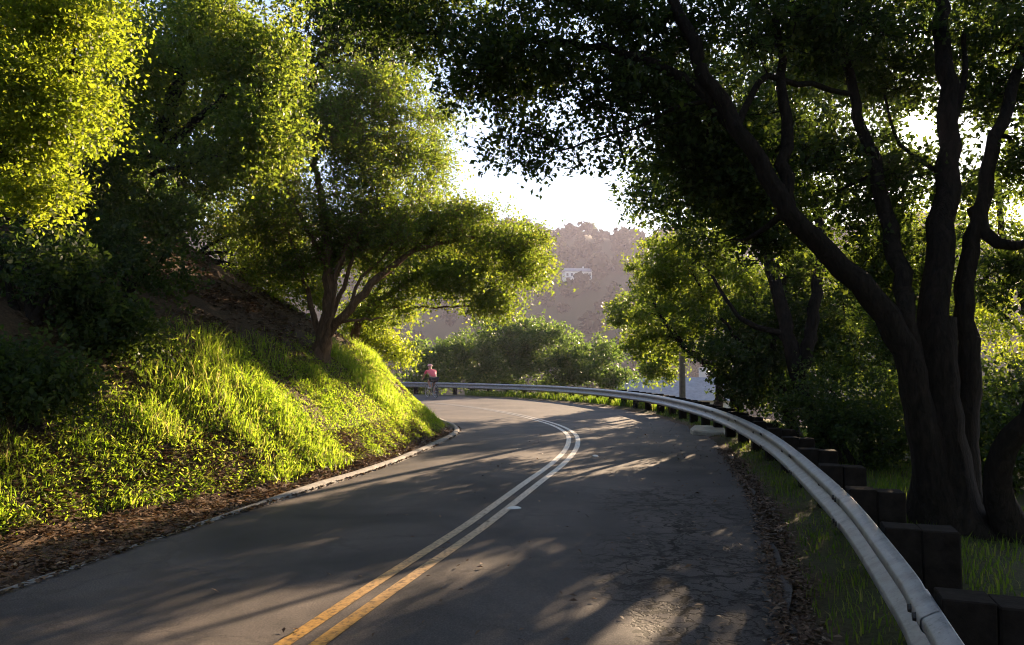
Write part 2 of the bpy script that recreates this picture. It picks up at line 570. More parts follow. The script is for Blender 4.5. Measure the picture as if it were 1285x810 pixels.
def ground_z(x, y):
    """height of the ground sheet itself, between its own vertices"""
    gx, gy, z = GRID['gx'], GRID['gy'], GRID['z']
    i = np.clip(np.searchsorted(gx, x) - 1, 0, len(gx) - 2)
    j = np.clip(np.searchsorted(gy, y) - 1, 0, len(gy) - 2)
    u = (x - gx[i]) / (gx[i + 1] - gx[i]); v = (y - gy[j]) / (gy[j + 1] - gy[j])
    return (z[j, i] * (1 - u) + z[j, i + 1] * u) * (1 - v) + (z[j + 1, i] * (1 - u) + z[j + 1, i + 1] * u) * v


# ground sheet
def build_ground():
    N = 230
    u = np.linspace(-1, 1, N)
    gx = 8 * np.sinh(u * math.asinh(1150 / 8.0))
    gy = 12 + 8 * np.sinh(u * math.asinh(1150 / 8.0))
    X, Y = np.meshgrid(gx, gy)
    x, y = X.ravel(), Y.ravel()
    z = terrain(x, y)
    dl = -signed(LEFT_C, x, y)
    dr = signed(RIGHT_C, x, y)
    grassy = np.where(dr > 0.3, 0.9, 0) + np.where(dl > 1.2, 0.35 * smooth01(dl, 5, 2), 0)
    GRID.update(gx=gx, gy=gy, z=z.reshape(N, N))
    i = np.arange(N * N).reshape(N, N)
    f = np.stack([i[:-1, :-1], i[:-1, 1:], i[1:, 1:], i[1:, :-1]], -1).reshape(-1, 4)
    o = link('ground', np_mesh('ground', np.stack([x, y, z], 1), f, {'grassy': grassy}), M['ground'], smooth=True)
    tag(o, 'brown soil bank and green verge either side of the road', kind='structure')


build_ground()


def strip_between(A, B, n, k, z):
    a, b = resample(A, 0.3), resample(B, 0.3)
    sa = np.linspace(0, len(a) - 1, n); sb = np.linspace(0, len(b) - 1, n)
    a = np.stack([np.interp(sa, np.arange(len(a)), a[:, j]) for j in (0, 1)], 1)
    b = np.stack([np.interp(sb, np.arange(len(b)), b[:, j]) for j in (0, 1)], 1)
    t = np.linspace(0, 1, k)
    P = a[:, None, :] * (1 - t)[None, :, None] + b[:, None, :] * t[None, :, None]
    V = np.concatenate([P, np.full(P.shape[:2] + (1,), z)], -1).reshape(-1, 3)
    i = np.arange(n * k).reshape(n, k)
    F = np.stack([i[:-1, :-1], i[:-1, 1:], i[1:, 1:], i[1:, :-1]], -1).reshape(-1, 4)
    return V, F


def build_road():
    V, F = strip_between(LEFT, RIGHT, 320, 9, 0.0)
    V[:, 2] += 0.012 * (fbm2(V[:, 0], V[:, 1], 0.5, 2, 3) - 0.5)
    # broken, uneven right-hand edge
    V = V.reshape(320, 9, 3)
    e = fbm2(V[:, 8, 0], V[:, 8, 1], 1.3, 3, 21) - 0.45
    tr = tangents(V[:, 8, :2])
    V[:, 8, 0] += tr[:, 1] * e * 0.35
    V[:, 8, 1] -= tr[:, 0] * e * 0.35
    V = V.reshape(-1, 3)
    o = link('road', np_mesh('road', V, F), M['asphalt'], smooth=True)
    tag(o, 'two-lane worn asphalt road curving left', kind='structure')


build_road()


def ribbon(line, off0, off1, z):
    t = tangents(line)
    nrm = np.stack([t[:, 1], -t[:, 0]], 1)
    a, b = line + nrm * off0, line + nrm * off1
    n = len(line)
    V = np.zeros((n, 2, 3))
    V[:, 0, :2], V[:, 1, :2], V[:, :, 2] = a, b, z
    i = np.arange(n * 2).reshape(n, 2)
    F = np.stack([i[:-1, 0], i[:-1, 1], i[1:, 1], i[1:, 0]], -1)
    return V.reshape(-1, 3), F


def road_z(V):
    return 0.012 * (fbm2(V[:, 0], V[:, 1], 0.5, 2, 3) - 0.5)


def build_markings():
    for off in (-0.15, 0.05):
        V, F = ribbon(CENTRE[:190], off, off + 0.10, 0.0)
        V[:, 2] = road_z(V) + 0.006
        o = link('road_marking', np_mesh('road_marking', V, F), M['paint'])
        side = 'left-hand' if off < 0 else 'right-hand'
        tag(o, side + ' stripe of the double yellow centre line', kind='structure')


build_markings()


def sweep(line3, prof, closed=False):
    """profile points are (sideways to the right, up)"""
    t = tangents(line3[:, :2])
    nr = np.stack([t[:, 1], -t[:, 0], np.zeros(len(t))], 1)
    pr = np.asarray(prof)
    V = line3[:, None, :] + nr[:, None, :] * pr[None, :, :1]
    V[:, :, 2] += pr[None, :, 1]
    n, k = len(line3), len(pr)
    i = np.arange(n * k).reshape(n, k)
    if closed:
        j = np.roll(i, -1, axis=1)
        F = np.stack([i[:-1], j[:-1], j[1:], i[1:]], -1).reshape(-1, 4)
    else:
        F = np.stack([i[:-1, :-1], i[:-1, 1:], i[1:, 1:], i[1:, :-1]], -1).reshape(-1, 4)
    return V.reshape(-1, 3), F


def lift(line, z=0.0):
    return np.concatenate([line, np.full((len(line), 1), z)], 1)


V, F = sweep(lift(LEFT[20:220]), [(0.04, -0.12), (0.04, 0.010), (0.0, 0.050), (-0.06, 0.062), (-0.11, 0.05), (-0.13, -0.12)])
V[:, 2] += 0.04 * (fbm2(V[:, 0], V[:, 1], 1.6, 3, 4) - 0.5) - 0.06 * smooth01(V[:, 1], 10.5, 7.5)
tag(link('kerb', np_mesh('kerb', V, F), M['kerb'], smooth=True), 'low pale kerb along the foot of the grassy bank', kind='structure')
# ------------------------------------------------------------------ guardrail
def build_guardrail():
    RAIL_TOP, HALF = 0.66, 0.156
    root = empty('guardrail', (RAIL[35][0], RAIL[35][1], 0))
    tag(root, 'galvanised steel guardrail on dark timber posts following the outside of the bend', 'guardrail')
    inv = Matrix.Translation(-Vector(root.location))
    prof = [(0.155, -0.012), (0.148, -0.030), (0.122, -0.076), (0.108, -0.083), (0.078, -0.083), (0.064, -0.076), (0.028, -0.006), (0.018, 0.0),
            (-0.018, 0.0), (-0.028, -0.006), (-0.064, -0.076), (-0.078, -0.083), (-0.108, -0.083), (-0.122, -0.076), (-0.148, -0.030), (-0.155, -0.012)]
    pr = [(u, v) for v, u in prof]
    pr = pr + [(u + 0.004, v) for u, v in reversed(pr)]
    line = resample(RAIL, 0.15)
    sp = 1.45
    d = np.arange(len(line)) * np.linalg.norm(line[1] - line[0])
    # phase: a post stands beside the camera's lower right, 3.45 m ahead
    s0 = d[np.argmin(np.abs(line[:, 1] - 3.2) + np.where(line[:, 0] > 0, 0, 50))]
    first = s0 - sp * math.floor(s0 / sp)
    tl = tangents(line)

    def place(s):
        p = np.array([np.interp(s, d, line[:, j]) for j in (0, 1)])
        t = np.array([np.interp(s, d, tl[:, j]) for j in (0, 1)])
        return p, t / np.linalg.norm(t)
    ctr = RAIL_TOP - HALF
    # posts and blockouts share meshes
    bm = bmesh.new(); box(bm, (0.305, 0, -0.30), (0.2, 0.2, 1.5), bevel=0.008)
    post_m = bm_mesh('post', bm); post_m.materials.append(M['timber'])
    bm = bmesh.new(); box(bm, (0.103, 0, 0.0), (0.198, 0.19, 0.36), bevel=0.006)
    block_m = bm_mesh('blockout', bm); block_m.materials.append(M['timber'])
    bm = bmesh.new()
    g = bmesh.ops.create_cone(bm, cap_ends=True, segments=8, radius1=0.021, radius2=0.017, depth=0.02)
    bmesh.ops.rotate(bm, verts=bm.verts, cent=(0, 0, 0), matrix=Matrix.Rotation(math.pi / 2, 3, 'Y'))
    bolt_m = bm_mesh('bolt', bm); bolt_m.materials.append(M['bolt'])
    n_posts = int((d[-1] - first) / sp)
    rr = random.Random(3)
    for k in range(n_posts):
        p, t = place(first + k * sp)
        if p[1] < -3 or p[0] < -22:
            continue
        ang = math.atan2(t[1], t[0]) - math.pi / 2
        for nm, me, z in (('post', post_m, ctr - 0.02 + rr.uniform(-.012, .012)), ('blockout', block_m, ctr + 0.006)):
            o = link(nm, me, parent=root)
            # post's own height: top at about rail height
            o.location = (p[0] - root.location.x, p[1] - root.location.y, z + (-0.26 if nm == 'post' else 0))
            o.rotation_euler = (rr.uniform(-.01, .01), rr.uniform(-.015, .015), ang + rr.uniform(-.03, .03))
    # beams, two post bays each, lapped at the joints
    k = 0
    while True:
        s_a, s_b = first + 2 * k * sp - 0.16, first + 2 * (k + 1) * sp + 0.16
        k += 1
        if s_b > d[-1]:
            break
        pa, _ = place(s_a)
        if pa[1] < -4 or pa[0] < -22:
            continue
        s = np.linspace(s_a, s_b, 22)
        L = np.stack([np.interp(s, d, line[:, j]) for j in (0, 1)], 1)
        lap = np.where(np.arange(22) < 3, -0.006, 0.0)
        tt = tangents(L)
        L = L + np.stack([tt[:, 1], -tt[:, 0]], 1) * lap[:, None]
        V, F = sweep(lift(L, ctr), pr, closed=True)
        V -= np.array(root.location)
        beam = link('beam', np_mesh('beam', V, F), M['steel'], parent=root, smooth=False)
        if pa[1] < 20:
            for bs in (-0.06, 0.06):
                for v in (0.093, -0.093):
                    p, t = place(first + 2 * (k - 1) * sp + bs)
                    nr = np.array([t[1], -t[0]])
                    b = link('bolt', bolt_m, parent=beam)
                    q = p + nr * -0.092
                    b.location = (q[0] - root.location.x, q[1] - root.location.y, ctr + v)
                    b.rotation_euler = (0, 0, math.atan2(nr[1], nr[0]) + math.pi)
            for bs in (sp - 0.02,):
                p, t = place(first + 2 * (k - 1) * sp + bs)
                nr = np.array([t[1], -t[0]])
                b = link('bolt', bolt_m, parent=beam)
                q = p + nr * -0.006
                b.location = (q[0] - root.location.x, q[1] - root.location.y, ctr)
                b.rotation_euler = (0, 0, math.atan2(nr[1], nr[0]) + math.pi)


build_guardrail()

# ------------------------------------------------------------------ trees
SUNV = np.array(SUN)
CAMP = np.array((0, 0, EYE))


def tube(path, rad, sides=6, seed=0):
    path = np.asarray(path, float); rad = np.asarray(rad, float)
    t = tangents(path)
    ref = np.array((0.31, 0.17, 0.93)) if abs(t[0] @ np.array((0.31, 0.17, 0.93))) < .9 else np.array((1.0, 0.1, 0))
    u = np.cross(t, ref); u /= np.linalg.norm(u, axis=1)[:, None] + 1e-9
    for i in range(1, len(u)):       # parallel transport
        v = u[i - 1] - t[i] * (u[i - 1] @ t[i])
        u[i] = v / (np.linalg.norm(v) + 1e-9)
    w = np.cross(t, u)
    a = np.linspace(0, 2 * math.pi, sides, endpoint=False)
    r = rad[:, None]
    if rad[0] > 0.07:
        r = r * (1 + 0.10 * np.sin(a * 3 + seed)[None, :] + 0.06 * np.sin(a * 5 + seed * 2 + np.arange(len(path))[:, None] * .35))
    V = path[:, None, :] + u[:, None, :] * (np.cos(a)[None, :] * r)[..., None] + w[:, None, :] * (np.sin(a)[None, :] * r)[..., None]
    n = len(path)
    i = np.arange(n * sides).reshape(n, sides)
    j = np.roll(i, -1, axis=1)
    F = np.stack([i[:-1], j[:-1], j[1:], i[1:]], -1).reshape(-1, 4)
    cap = np.stack([i[-1, [0, 1, 2, 0]], i[-1, [0, 2, 3, 0]]]) if False else np.zeros((0, 4), int)
    return V.reshape(-1, 3), F


class MeshBag:
    def __init__(s): s.V, s.F, s.n = [], [], 0

    def add(s, V, F):
        s.V.append(V); s.F.append(F + s.n); s.n += len(V)

    def mesh(s, name):
        return np_mesh(name, np.concatenate(s.V), np.concatenate(s.F))


def leaf_quads(centers, radii, per, leaf, rng, flat=0.6, sprig_leaves=9, droop=0.0, clear_sun=False, twigs=None):
    """sprigs of leaves round each cluster centre; returns verts, faces and one tint per leaf"""
    nC = len(centers)
    ns = max(1, int(per / sprig_leaves))
    C = np.repeat(centers, ns, 0); R = np.repeat(radii, ns)
    ct = np.repeat(rng.uniform(-.18, .18, nC), ns)
    d = rng.normal(size=(len(C), 3)); d /= np.linalg.norm(d, axis=1)[:, None]
    d[:, 2] *= flat
    start = C + d * (R * rng.rand(len(C)) ** 0.6 * 0.85)[:, None]
    dirv = d + rng.normal(size=d.shape) * .55 + np.array((0, 0, 0.25 - droop))
    dirv /= np.linalg.norm(dirv, axis=1)[:, None]
    ln = R * rng.uniform(.25, .95, len(C))
    S = np.repeat(start, sprig_leaves, 0); D = np.repeat(dirv, sprig_leaves, 0)
    Ln = np.repeat(ln, sprig_leaves); CT = np.repeat(ct + rng.uniform(-.1, .1, len(ct)), sprig_leaves)
    n = len(S)
    pos = S + D * (Ln * rng.rand(n))[:, None] + rng.normal(size=(n, 3)) * (leaf * 0.55)
    if clear_sun:
        v = pos - CAMP
        al = v @ SUNV
        off = np.linalg.norm(v - al[:, None] * SUNV, axis=1)
        keep = ~((al > 0) & (off < al * 0.017 * (0.4 + 1.1 * rng.rand(n))))
        pos, D, CT = pos[keep], D[keep], CT[keep]
        n = len(pos)
    ax = D * .6 + rng.normal(size=(n, 3)) * .7
    ax[:, 2] -= 0.15 + droop
    ax /= np.linalg.norm(ax, axis=1)[:, None]
    up = rng.normal(size=(n, 3)) * .75 + np.array((0, 0, .75))
    sd = np.cross(ax, up); sd /= np.linalg.norm(sd, axis=1)[:, None] + 1e-9
    nr = np.cross(sd, ax)
    L = leaf * rng.uniform(.5, 1.4, n)[:, None]
    Wd = L * rng.uniform(.24, .36, n)[:, None]
    b = pos - ax * L * .5
    tip = pos + ax * L * .5 - nr * L * .06
    mid = pos - ax * L * .04
    l_ = mid - sd * Wd + nr * L * .09
    r_ = mid + sd * Wd + nr * L * .09
    V = np.stack([b, r_, tip, l_], 1).reshape(-1, 3)
    F = np.arange(n * 4).reshape(n, 4)
    tint = np.clip(.5 + CT + rng.normal(size=n) * .16, 0, 1)
    if twigs is not None:
        twigs.append((C * .45 + start * .55, start + dirv * (ln * .95)[:, None]))
    return V, F, tint


def sample_lobes(lobes, rng, thin=0.0):
    """lobes: (centre, radii(3), count) -> cluster centres"""
    out = []
    for li, (c, r, k) in enumerate(lobes):
        c, r = np.asarray(c, float), np.asarray(r, float)
        n = k * 4
        d = rng.normal(size=(n, 3)); d /= np.linalg.norm(d, axis=1)[:, None]
        p = c + d * r * (rng.uniform(.12, 1, n) ** .5)[:, None]
        w = vnoise(p * 0.9 + 31.7 + li)
        p = p[np.argsort(-(w + rng.rand(n) * (0.8 - thin)))][:k]
        out.append(p)
    return np.concatenate(out)


def tree(name, label, cat, base, limbs, lobes, leaf, per, mats, seed, cr=0.5, group=None, thin=0.0, flat=0.6, droop=0.0, clear_sun=False,
         crown_name='crown', trunk_name='trunk', shade_lobes=None, twiggy=False):
    rng = np.random.RandomState(seed)
    base = np.asarray(base, float)
    root = empty(name, tuple(base))
    tag(root, label, cat, group)
    bag = MeshBag()
    nodes, nrad = [], []
    for li, (pts, r0, r1) in enumerate(limbs):
        path = catmull(pts, 0.18)
        n = len(path)
        path[1:-1] += rng.normal(size=(n - 2, 3)) * 0.018
        s = np.linspace(0, 1, n)
        rad = r0 + (r1 - r0) * s ** .8
        if li == 0 or pts[0][2] < base[2] + .4:
            rad = rad * (1 + .9 * np.exp(-s * n * .18 / .35))
        bag.add(*tube(path, rad, 10 if r0 > .06 else 6, seed + li))
        nodes += list(path[2:]); nrad += list(rad[2:])
    cl = sample_lobes(lobes, rng, thin)

    def attach(p, rmax, rend):
        P = np.array(nodes); R = np.array(nrad)
        dv = p - P
        dist = np.linalg.norm(dv, axis=1)
        cost = dist + np.maximum(-dv[:, 2], 0) * .5 - np.minimum(R, .08) * 2.0
        i = int(np.argmin(cost))
        a = P[i]
        L = np.linalg.norm(p - a)
        if L < .08:
            return
        k = max(4, int(L / .22))
        t = np.linspace(0, 1, k)
        side = rng.normal(size=3) * .12 * L
        sag = np.array((0, 0, .10 * L * rng.uniform(-.4, 1)))
        path = a + (p - a) * t[:, None] + (side + sag) * (4 * t * (1 - t))[:, None] + rng.normal(size=(k, 3)) * .012 * min(L, 1) * (t * (1 - t))[:, None] * 4
        rs = min(R[i] * .7, rmax * (0.4 + min(L, 3) * .35))
        rad = rs + (rend - rs) * t ** .7
        bag.add(*tube(path, rad, 5 if rs > .03 else 4, seed))
        nodes.extend(list(path[1:])); nrad.extend(list(rad[1:]))
    for c, r, k in lobes:
        attach(np.asarray(c, float), .055, .014)
    P0 = np.array(nodes)
    order = np.argsort([np.min(np.linalg.norm(P0 - p, axis=1)) for p in cl])
    for i in order:
        attach(cl[i], .028, .004)
    inv = -base
    radii = cr * rng.uniform(.7, 1.3, len(cl))
    tw = [] if twiggy else None
    V, F, tint = leaf_quads(cl, radii, per, leaf, rng, flat, 9, droop, clear_sun=clear_sun, twigs=tw)
    if tw:                         # fine three-sided twigs that carry the leaf sprays
        A, B = tw[0][0][::2], tw[0][1][::2]
        d = B - A
        u = np.cross(d, rng.normal(size=d.shape)); u /= np.linalg.norm(u, axis=1)[:, None] + 1e-9
        w = np.cross(d, u); w /= np.linalg.norm(w, axis=1)[:, None] + 1e-9
        ring = [u * math.cos(a) + w * math.sin(a) for a in (0, 2.094, 4.189)]
        TV = np.stack([A + q * .005 for q in ring] + [B + q * .002 for q in ring], 1).reshape(-1, 3)
        k = np.arange(len(A))[:, None] * 6
        TF = np.concatenate([k + np.array([[a, (a + 1) % 3, 3 + (a + 1) % 3, 3 + a]]) for a in range(3)])
        bag.add(TV, TF)
    tm = np_mesh(trunk_name, np.concatenate(bag.V) + inv, np.concatenate(bag.F))
    link(trunk_name, tm, mats[1], parent=root, smooth=True)
    o = link(crown_name, np_mesh(crown_name, V + inv, F, face_attrs={'tint': tint}), mats[0], parent=root)
    o['kind'] = 'stuff'
    if shade_lobes:                       # unseen crown added over and behind the viewpoint to cut sky light, bigger sprays
        rc = sample_lobes(shade_lobes, rng)
        V, F, tint = leaf_quads(rc, np.full(len(rc), .8), 63, .21, rng)
        o = link(crown_name, np_mesh(crown_name, V + inv, F, face_attrs={'tint': tint}), mats[0], parent=root)
        o['kind'] = 'stuff'
    return root


def pl(x, y, depth, rx, ry, rd, k):
    """a crown lobe seen at pixel x, y with pixel radii rx, ry, at its real distance, with real depth rd"""
    s = depth / FPX
    return (at(x, y, depth), (rx * s, rd, ry * s), k)


def on_ground(x, y, sink=0.15):
    return np.array((x, y, terr1(x, y) - sink))


def build_big_tree():
    b = on_ground(4.55, 7.9)
    limbs = [
        ([b, at(1190, 640, 7.88), at(1184, 570, 7.86), at(1178, 480, 7.86), at(1178, 400, 7.9)], .33, .17),
        ([b, at(1184, 560, 7.85), at(1174, 440, 7.9), at(1180, 330, 8.0), at(1190, 240, 8.2), at(1191, 150, 8.4), at(1182, 30, 8.6), at(1168, -80, 9.0)], .21, .06),
        ([b + (-.12, -.1, .2), at(1162, 560, 7.75), at(1146, 470, 7.7), at(1112, 395, 7.7), at(1060, 335, 7.8), at(990, 265, 7.9), at(925, 160, 8.0), at(868, 55, 8.2), at(825, -60, 8.4)], .17, .05),
        ([b + (.15, .1, .1), at(1208, 580, 8.0), at(1216, 470, 8.0), at(1212, 360, 8.0), at(1228, 260, 8.1), at(1250, 170, 8.2), at(1290, 60, 8.4)], .15, .05),
        ([at(1146, 470, 7.7), at(1136, 380, 7.9), at(1112, 270, 8.4), at(1075, 130, 8.8), at(1045, 30, 9.2), at(1020, -70, 9.5)], .11, .035),
        ([at(990, 265, 7.9), at(985, 130, 8.2), at(972, 20, 8.5)], .08, .04),
        ([at(925, 160, 8.0), at(960, 97, 8.2), at(1020, 110, 8.4), at(1065, 118, 8.6)], .045, .03),
        ([at(940, 180, 8.0), at(860, 100, 8.3), at(760, 60, 8.6), at(640, 50, 9.0), at(530, 40, 9.4)], .075, .02),
        ([at(900, 120, 8.1), at(820, 150, 8.4), at(755, 172, 8.7), at(700, 190, 8.9)], .03, .01),
        ([at(1225, 260, 8.1), at(1255, 310, 7.9), at(1330, 290, 7.7)], .09, .03),
        ([at(1190, 200, 8.3), at(1205, 130, 8.4), at(1210, 40, 8.6)], .05, .025),
        ([at(1190, 225, 8.3), at(1130, 180, 8.6), at(1110, 120, 8.9)], .03, .015),
        ([on_ground(5.0, 7.6), at(1250, 590, 7.3), at(1290, 520, 7.0), at(1350, 440, 6.8)], .14, .08),
    ]
    lobes = [
        pl(500, 10, 9.6, 90, 60, .9, 16), pl(590, 50, 9.3, 100, 70, 1.0, 26), pl(660, 90, 9.0, 70, 45, .9, 14), pl(655, 165, 9.0, 40, 35, .4, 5), pl(700, 195, 8.9, 35, 22, .3, 3), pl(785, 205, 8.8, 14, 40, .3, 2), pl(600, 115, 9.2, 40, 25, .5, 4),
        pl(735, 40, 8.8, 90, 80, 1.0, 26), pl(765, 125, 8.8, 55, 25, .6, 8), pl(830, 90, 8.7, 80, 80, 1.0, 28), pl(885, 185, 8.8, 70, 75, 1.0, 34),
        pl(960, 200, 8.9, 80, 80, 1.2, 30), pl(940, 60, 9.0, 100, 70, 1.2, 24), pl(1040, 60, 9.2, 90, 80, 1.2, 24), pl(1050, 240, 9.2, 90, 80, 1.0, 30),
        pl(1120, 330, 9.0, 80, 60, .8, 16), pl(1150, 40, 9.3, 100, 80, 1.2, 28), pl(1250, 70, 9.0, 90, 100, 1.2, 38), pl(1270, 200, 8.8, 60, 70, 1.0, 18),
        pl(1250, 340, 9.2, 60, 60, .8, 10), pl(920, 300, 9.2, 80, 50, .8, 14), pl(640, -60, 9.2, 200, 70, 1.5, 30), pl(950, -70, 9, 250, 70, 1.6, 40),
        pl(1250, -60, 8.7, 150, 70, 1.5, 26),
        # first two: the far and right-hand side of the crown, high towards the sun
        ((7.6, 11.5, 8.2), (2.2, 2.0, 1.6), 40), ((9.0, 9.5, 6.0), (2.2, 2.2, 2.2), 40), ((6.7, 12.2, 2.3), (.9, .9, 1.1), 24),  # last one: low clump hidden by the trunk, added to shade the verge
    ]
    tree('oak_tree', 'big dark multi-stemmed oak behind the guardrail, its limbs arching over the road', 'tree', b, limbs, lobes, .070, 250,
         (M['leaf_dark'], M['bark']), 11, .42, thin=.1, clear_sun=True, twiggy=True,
         shade_lobes=[((0.3, 3.8, 6.8), (3.2, 2.4, 1.0), 50), ((4.2, 2.6, 6.4), (2.6, 2.6, 1.4), 50), ((7.6, 3.6, 4.6), (1.8, 2.4, 2.6), 46), ((10.0, 5.5, 3.6), (1.6, 2.4, 2.6), 36),  # unseen lobes overhead and behind, added to darken the near ground
               ((2.0, -2.2, 6.4), (3.2, 2.6, 1.3), 50), ((6.0, -2.4, 4.0), (1.8, 2.8, 2.4), 50), ((1.5, -7.0, 4.2), (4.0, 1.4, 2.8), 70), ((-2.6, 6.4, 7.9), (1.8, 1.6, .7), 20)])


build_big_tree()


def build_right_trees():
    # tall tree behind the big oak: its dense crown shades the oak's left side
    b = on_ground(6.3, 15.0)
    limbs = [([b, at(1000, 470, 15), at(985, 400, 15.2), at(965, 330, 15.6), at(940, 250, 16.5), at(915, 180, 17.3)], .2, .05),
             ([at(1003, 480, 15), at(1020, 400, 15), at(1030, 300, 15.2), at(1010, 200, 15.8), at(990, 120, 16.4)], .15, .04),
             ([at(985, 420, 15.1), at(930, 400, 15.6), at(890, 340, 16.2)], .07, .03)]
    lobes = [pl(905, 190, 17.5, 90, 70, 2.0, 60), pl(1000, 130, 16.5, 110, 80, 2.2, 60), pl(960, 270, 16.5, 100, 60, 1.5, 34), pl(850, 240, 17.8, 60, 50, 1.4, 26),
             pl(1110, 180, 15.5, 60, 80, 1.6, 16), pl(930, 90, 18, 110, 50, 2.0, 36)]
    tree('oak_tree', 'slender dark tree with thin twin trunks standing between the big oak and the pole', 'tree', b, limbs, lobes, .108, 195,
         (M['leaf_dark'], M['bark']), 23, .68, thin=.0, clear_sun=True)

    # leaning tree by the pole, foliage lit from behind over the rail
    b = on_ground(5.75, 18.9)
    limbs = [([b, at(918, 485, 18.60), at(885, 455, 18.40), at(850, 425, 18.40), at(820, 380, 18.60)], .17, .04),
             ([at(925, 495, 18.60), at(940, 430, 18.70), at(945, 370, 19.10), at(925, 320, 19.60)], .13, .04),
             ([at(900, 470, 18.50), at(890, 400, 18.90), at(870, 340, 19.40)], .08, .03)]
    lobes = [pl(838, 335, 19.60, 45, 38, 1.6, 44), pl(880, 320, 19.70, 70, 40, 1.8, 44), pl(842, 405, 19.10, 48, 36, 1.5, 40), pl(910, 380, 19.50, 60, 40, 1.5, 34),
             pl(805, 432, 19.10, 24, 14, .8, 10), pl(960, 330, 19.90, 60, 50, 1.6, 26)]
    tree('leaning_tree', 'sunlit green tree with a leaning dark trunk beside the wooden pole', 'tree', b, limbs, lobes, .08, 225,
         (M['leaf_oak'], M['bark']), 31, .36, clear_sun=True)

    # thicket stems just behind the rail
    b = on_ground(6.1, 16.2)
    limbs = [([b, at(985, 500, 16.20), at(970, 440, 16.00), at(990, 380, 16.20), at(975, 330, 16.40)], .13, .04),
             ([at(990, 510, 16.20), at(1020, 440, 16.40), at(1060, 400, 16.60)], .10, .03),
             ([at(980, 470, 16.10), at(930, 430, 15.80), at(905, 400, 15.60)], .07, .03)]
    lobes = [pl(990, 400, 16.40, 70, 50, 1.4, 36), pl(930, 430, 16.20, 60, 45, 1.3, 30), pl(1050, 420, 16.60, 50, 50, 1.3, 24), pl(970, 480, 16.20, 70, 35, 1.2, 30),
             pl(1040, 350, 16.60, 60, 40, 1.2, 18),
             ((8.6, 16.2, 3.4), (1.4, 1.4, 1.7), 34)]  # clump hidden behind the oak trunk, added to keep sun off the rail
    tree('scrub_tree', 'dark tangled scrub tree crowding the guardrail posts', 'tree', b, limbs, lobes, .095, 220,
         (M['leaf_dark'], M['bark']), 37, .42, clear_sun=True)

    # sunlit trees further down the slope
    b = on_ground(11.5, 23.5)
    limbs = [([b, at(1120, 520, 23.5), at(1105, 430, 23.5), at(1120, 350, 23.7), at(1100, 280, 24)], .16, .05),
             ([at(1108, 450, 23.5), at(1050, 400, 23.8), at(1020, 360, 24)], .08, .03)]
    lobes = [pl(1120, 490, 23, 50, 50, 1.5, 40), pl(1080, 380, 24, 60, 50, 1.5, 36), pl(1130, 300, 24, 60, 50, 1.5, 30), pl(1010, 350, 24.5, 50, 40, 1.4, 22)]
    tree('slope_tree', 'yellow-green sunlit tree down the slope left of the big oak trunk', 'tree', b, limbs, lobes, .085, 170,
         (M['leaf_bright'], M['bark']), 41, .6, clear_sun=True)
    b = on_ground(13.2, 18.5)
    limbs = [([b, at(1300, 500, 18.5), at(1290, 400, 18.4), at(1260, 300, 18.5), at(1250, 200, 18.8)], .16, .05),
             ([at(1290, 420, 18.4), at(1240, 380, 18.2), at(1220, 340, 18.2)], .07, .03)]
    lobes = [pl(1255, 400, 18.5, 45, 50, 1.2, 30), pl(1290, 330, 18.5, 60, 50, 1.3, 30), pl(1240, 250, 18.8, 50, 60, 1.3, 24), pl(1300, 460, 18.3, 60, 40, 1.2, 20)]
    tree('slope_tree', 'yellow-green sunlit tree down the slope right of the big oak trunk', 'tree', b, limbs, lobes, .08, 170,
         (M['leaf_bright'], M['bark']), 43, .55, clear_sun=True)
    # shade trees toward the sun that break the light over the near lanes
    for i, (x, y, hgt, lab) in enumerate([(9.8, 27.0, 4.6, 'rounded green tree below the road behind the leaning tree'),
                                          (8.6, 32.0, 6.0, 'green tree beyond the wooden pole, left of the rounded one'),
                                          (15.5, 30.5, 6.5, 'green tree far down the slope behind the sunlit slope trees')]):
        b = on_ground(x, y)
        top = hgt
        limbs = [([b, b + (.1, 0, 1.6), np.array((x - .3, y, top - 3)), np.array((x - .2, y + .2, top - .6))], .18, .05),
                 ([b + (.1, 0, 1.6), np.array((x + 1.2, y, top - 2.2))], .09, .03)]
        lobes = [((x, y, top - 1.4), (2.0, 1.8, 1.3), 50), ((x + 1.6, y + .4, top - 2.6), (1.5, 1.5, 1.3), 34), ((x - 1.3, y, top - 2.9), (1.3, 1.3, 1.1), 26)]
        if i == 1:
            lobes += [((x - 2.9, y + .4, top - 2.2), (1.3, 1.3, 1.5), 30), ((x - 2.4, y, top - 4.2), (1.2, 1.2, 1.1), 22)]
        tree('slope_tree', lab, 'tree', b, limbs, lobes, .13, 190, (M['leaf_oak'], M['bark']), 51 + i, .5, clear_sun=True)


build_right_trees()


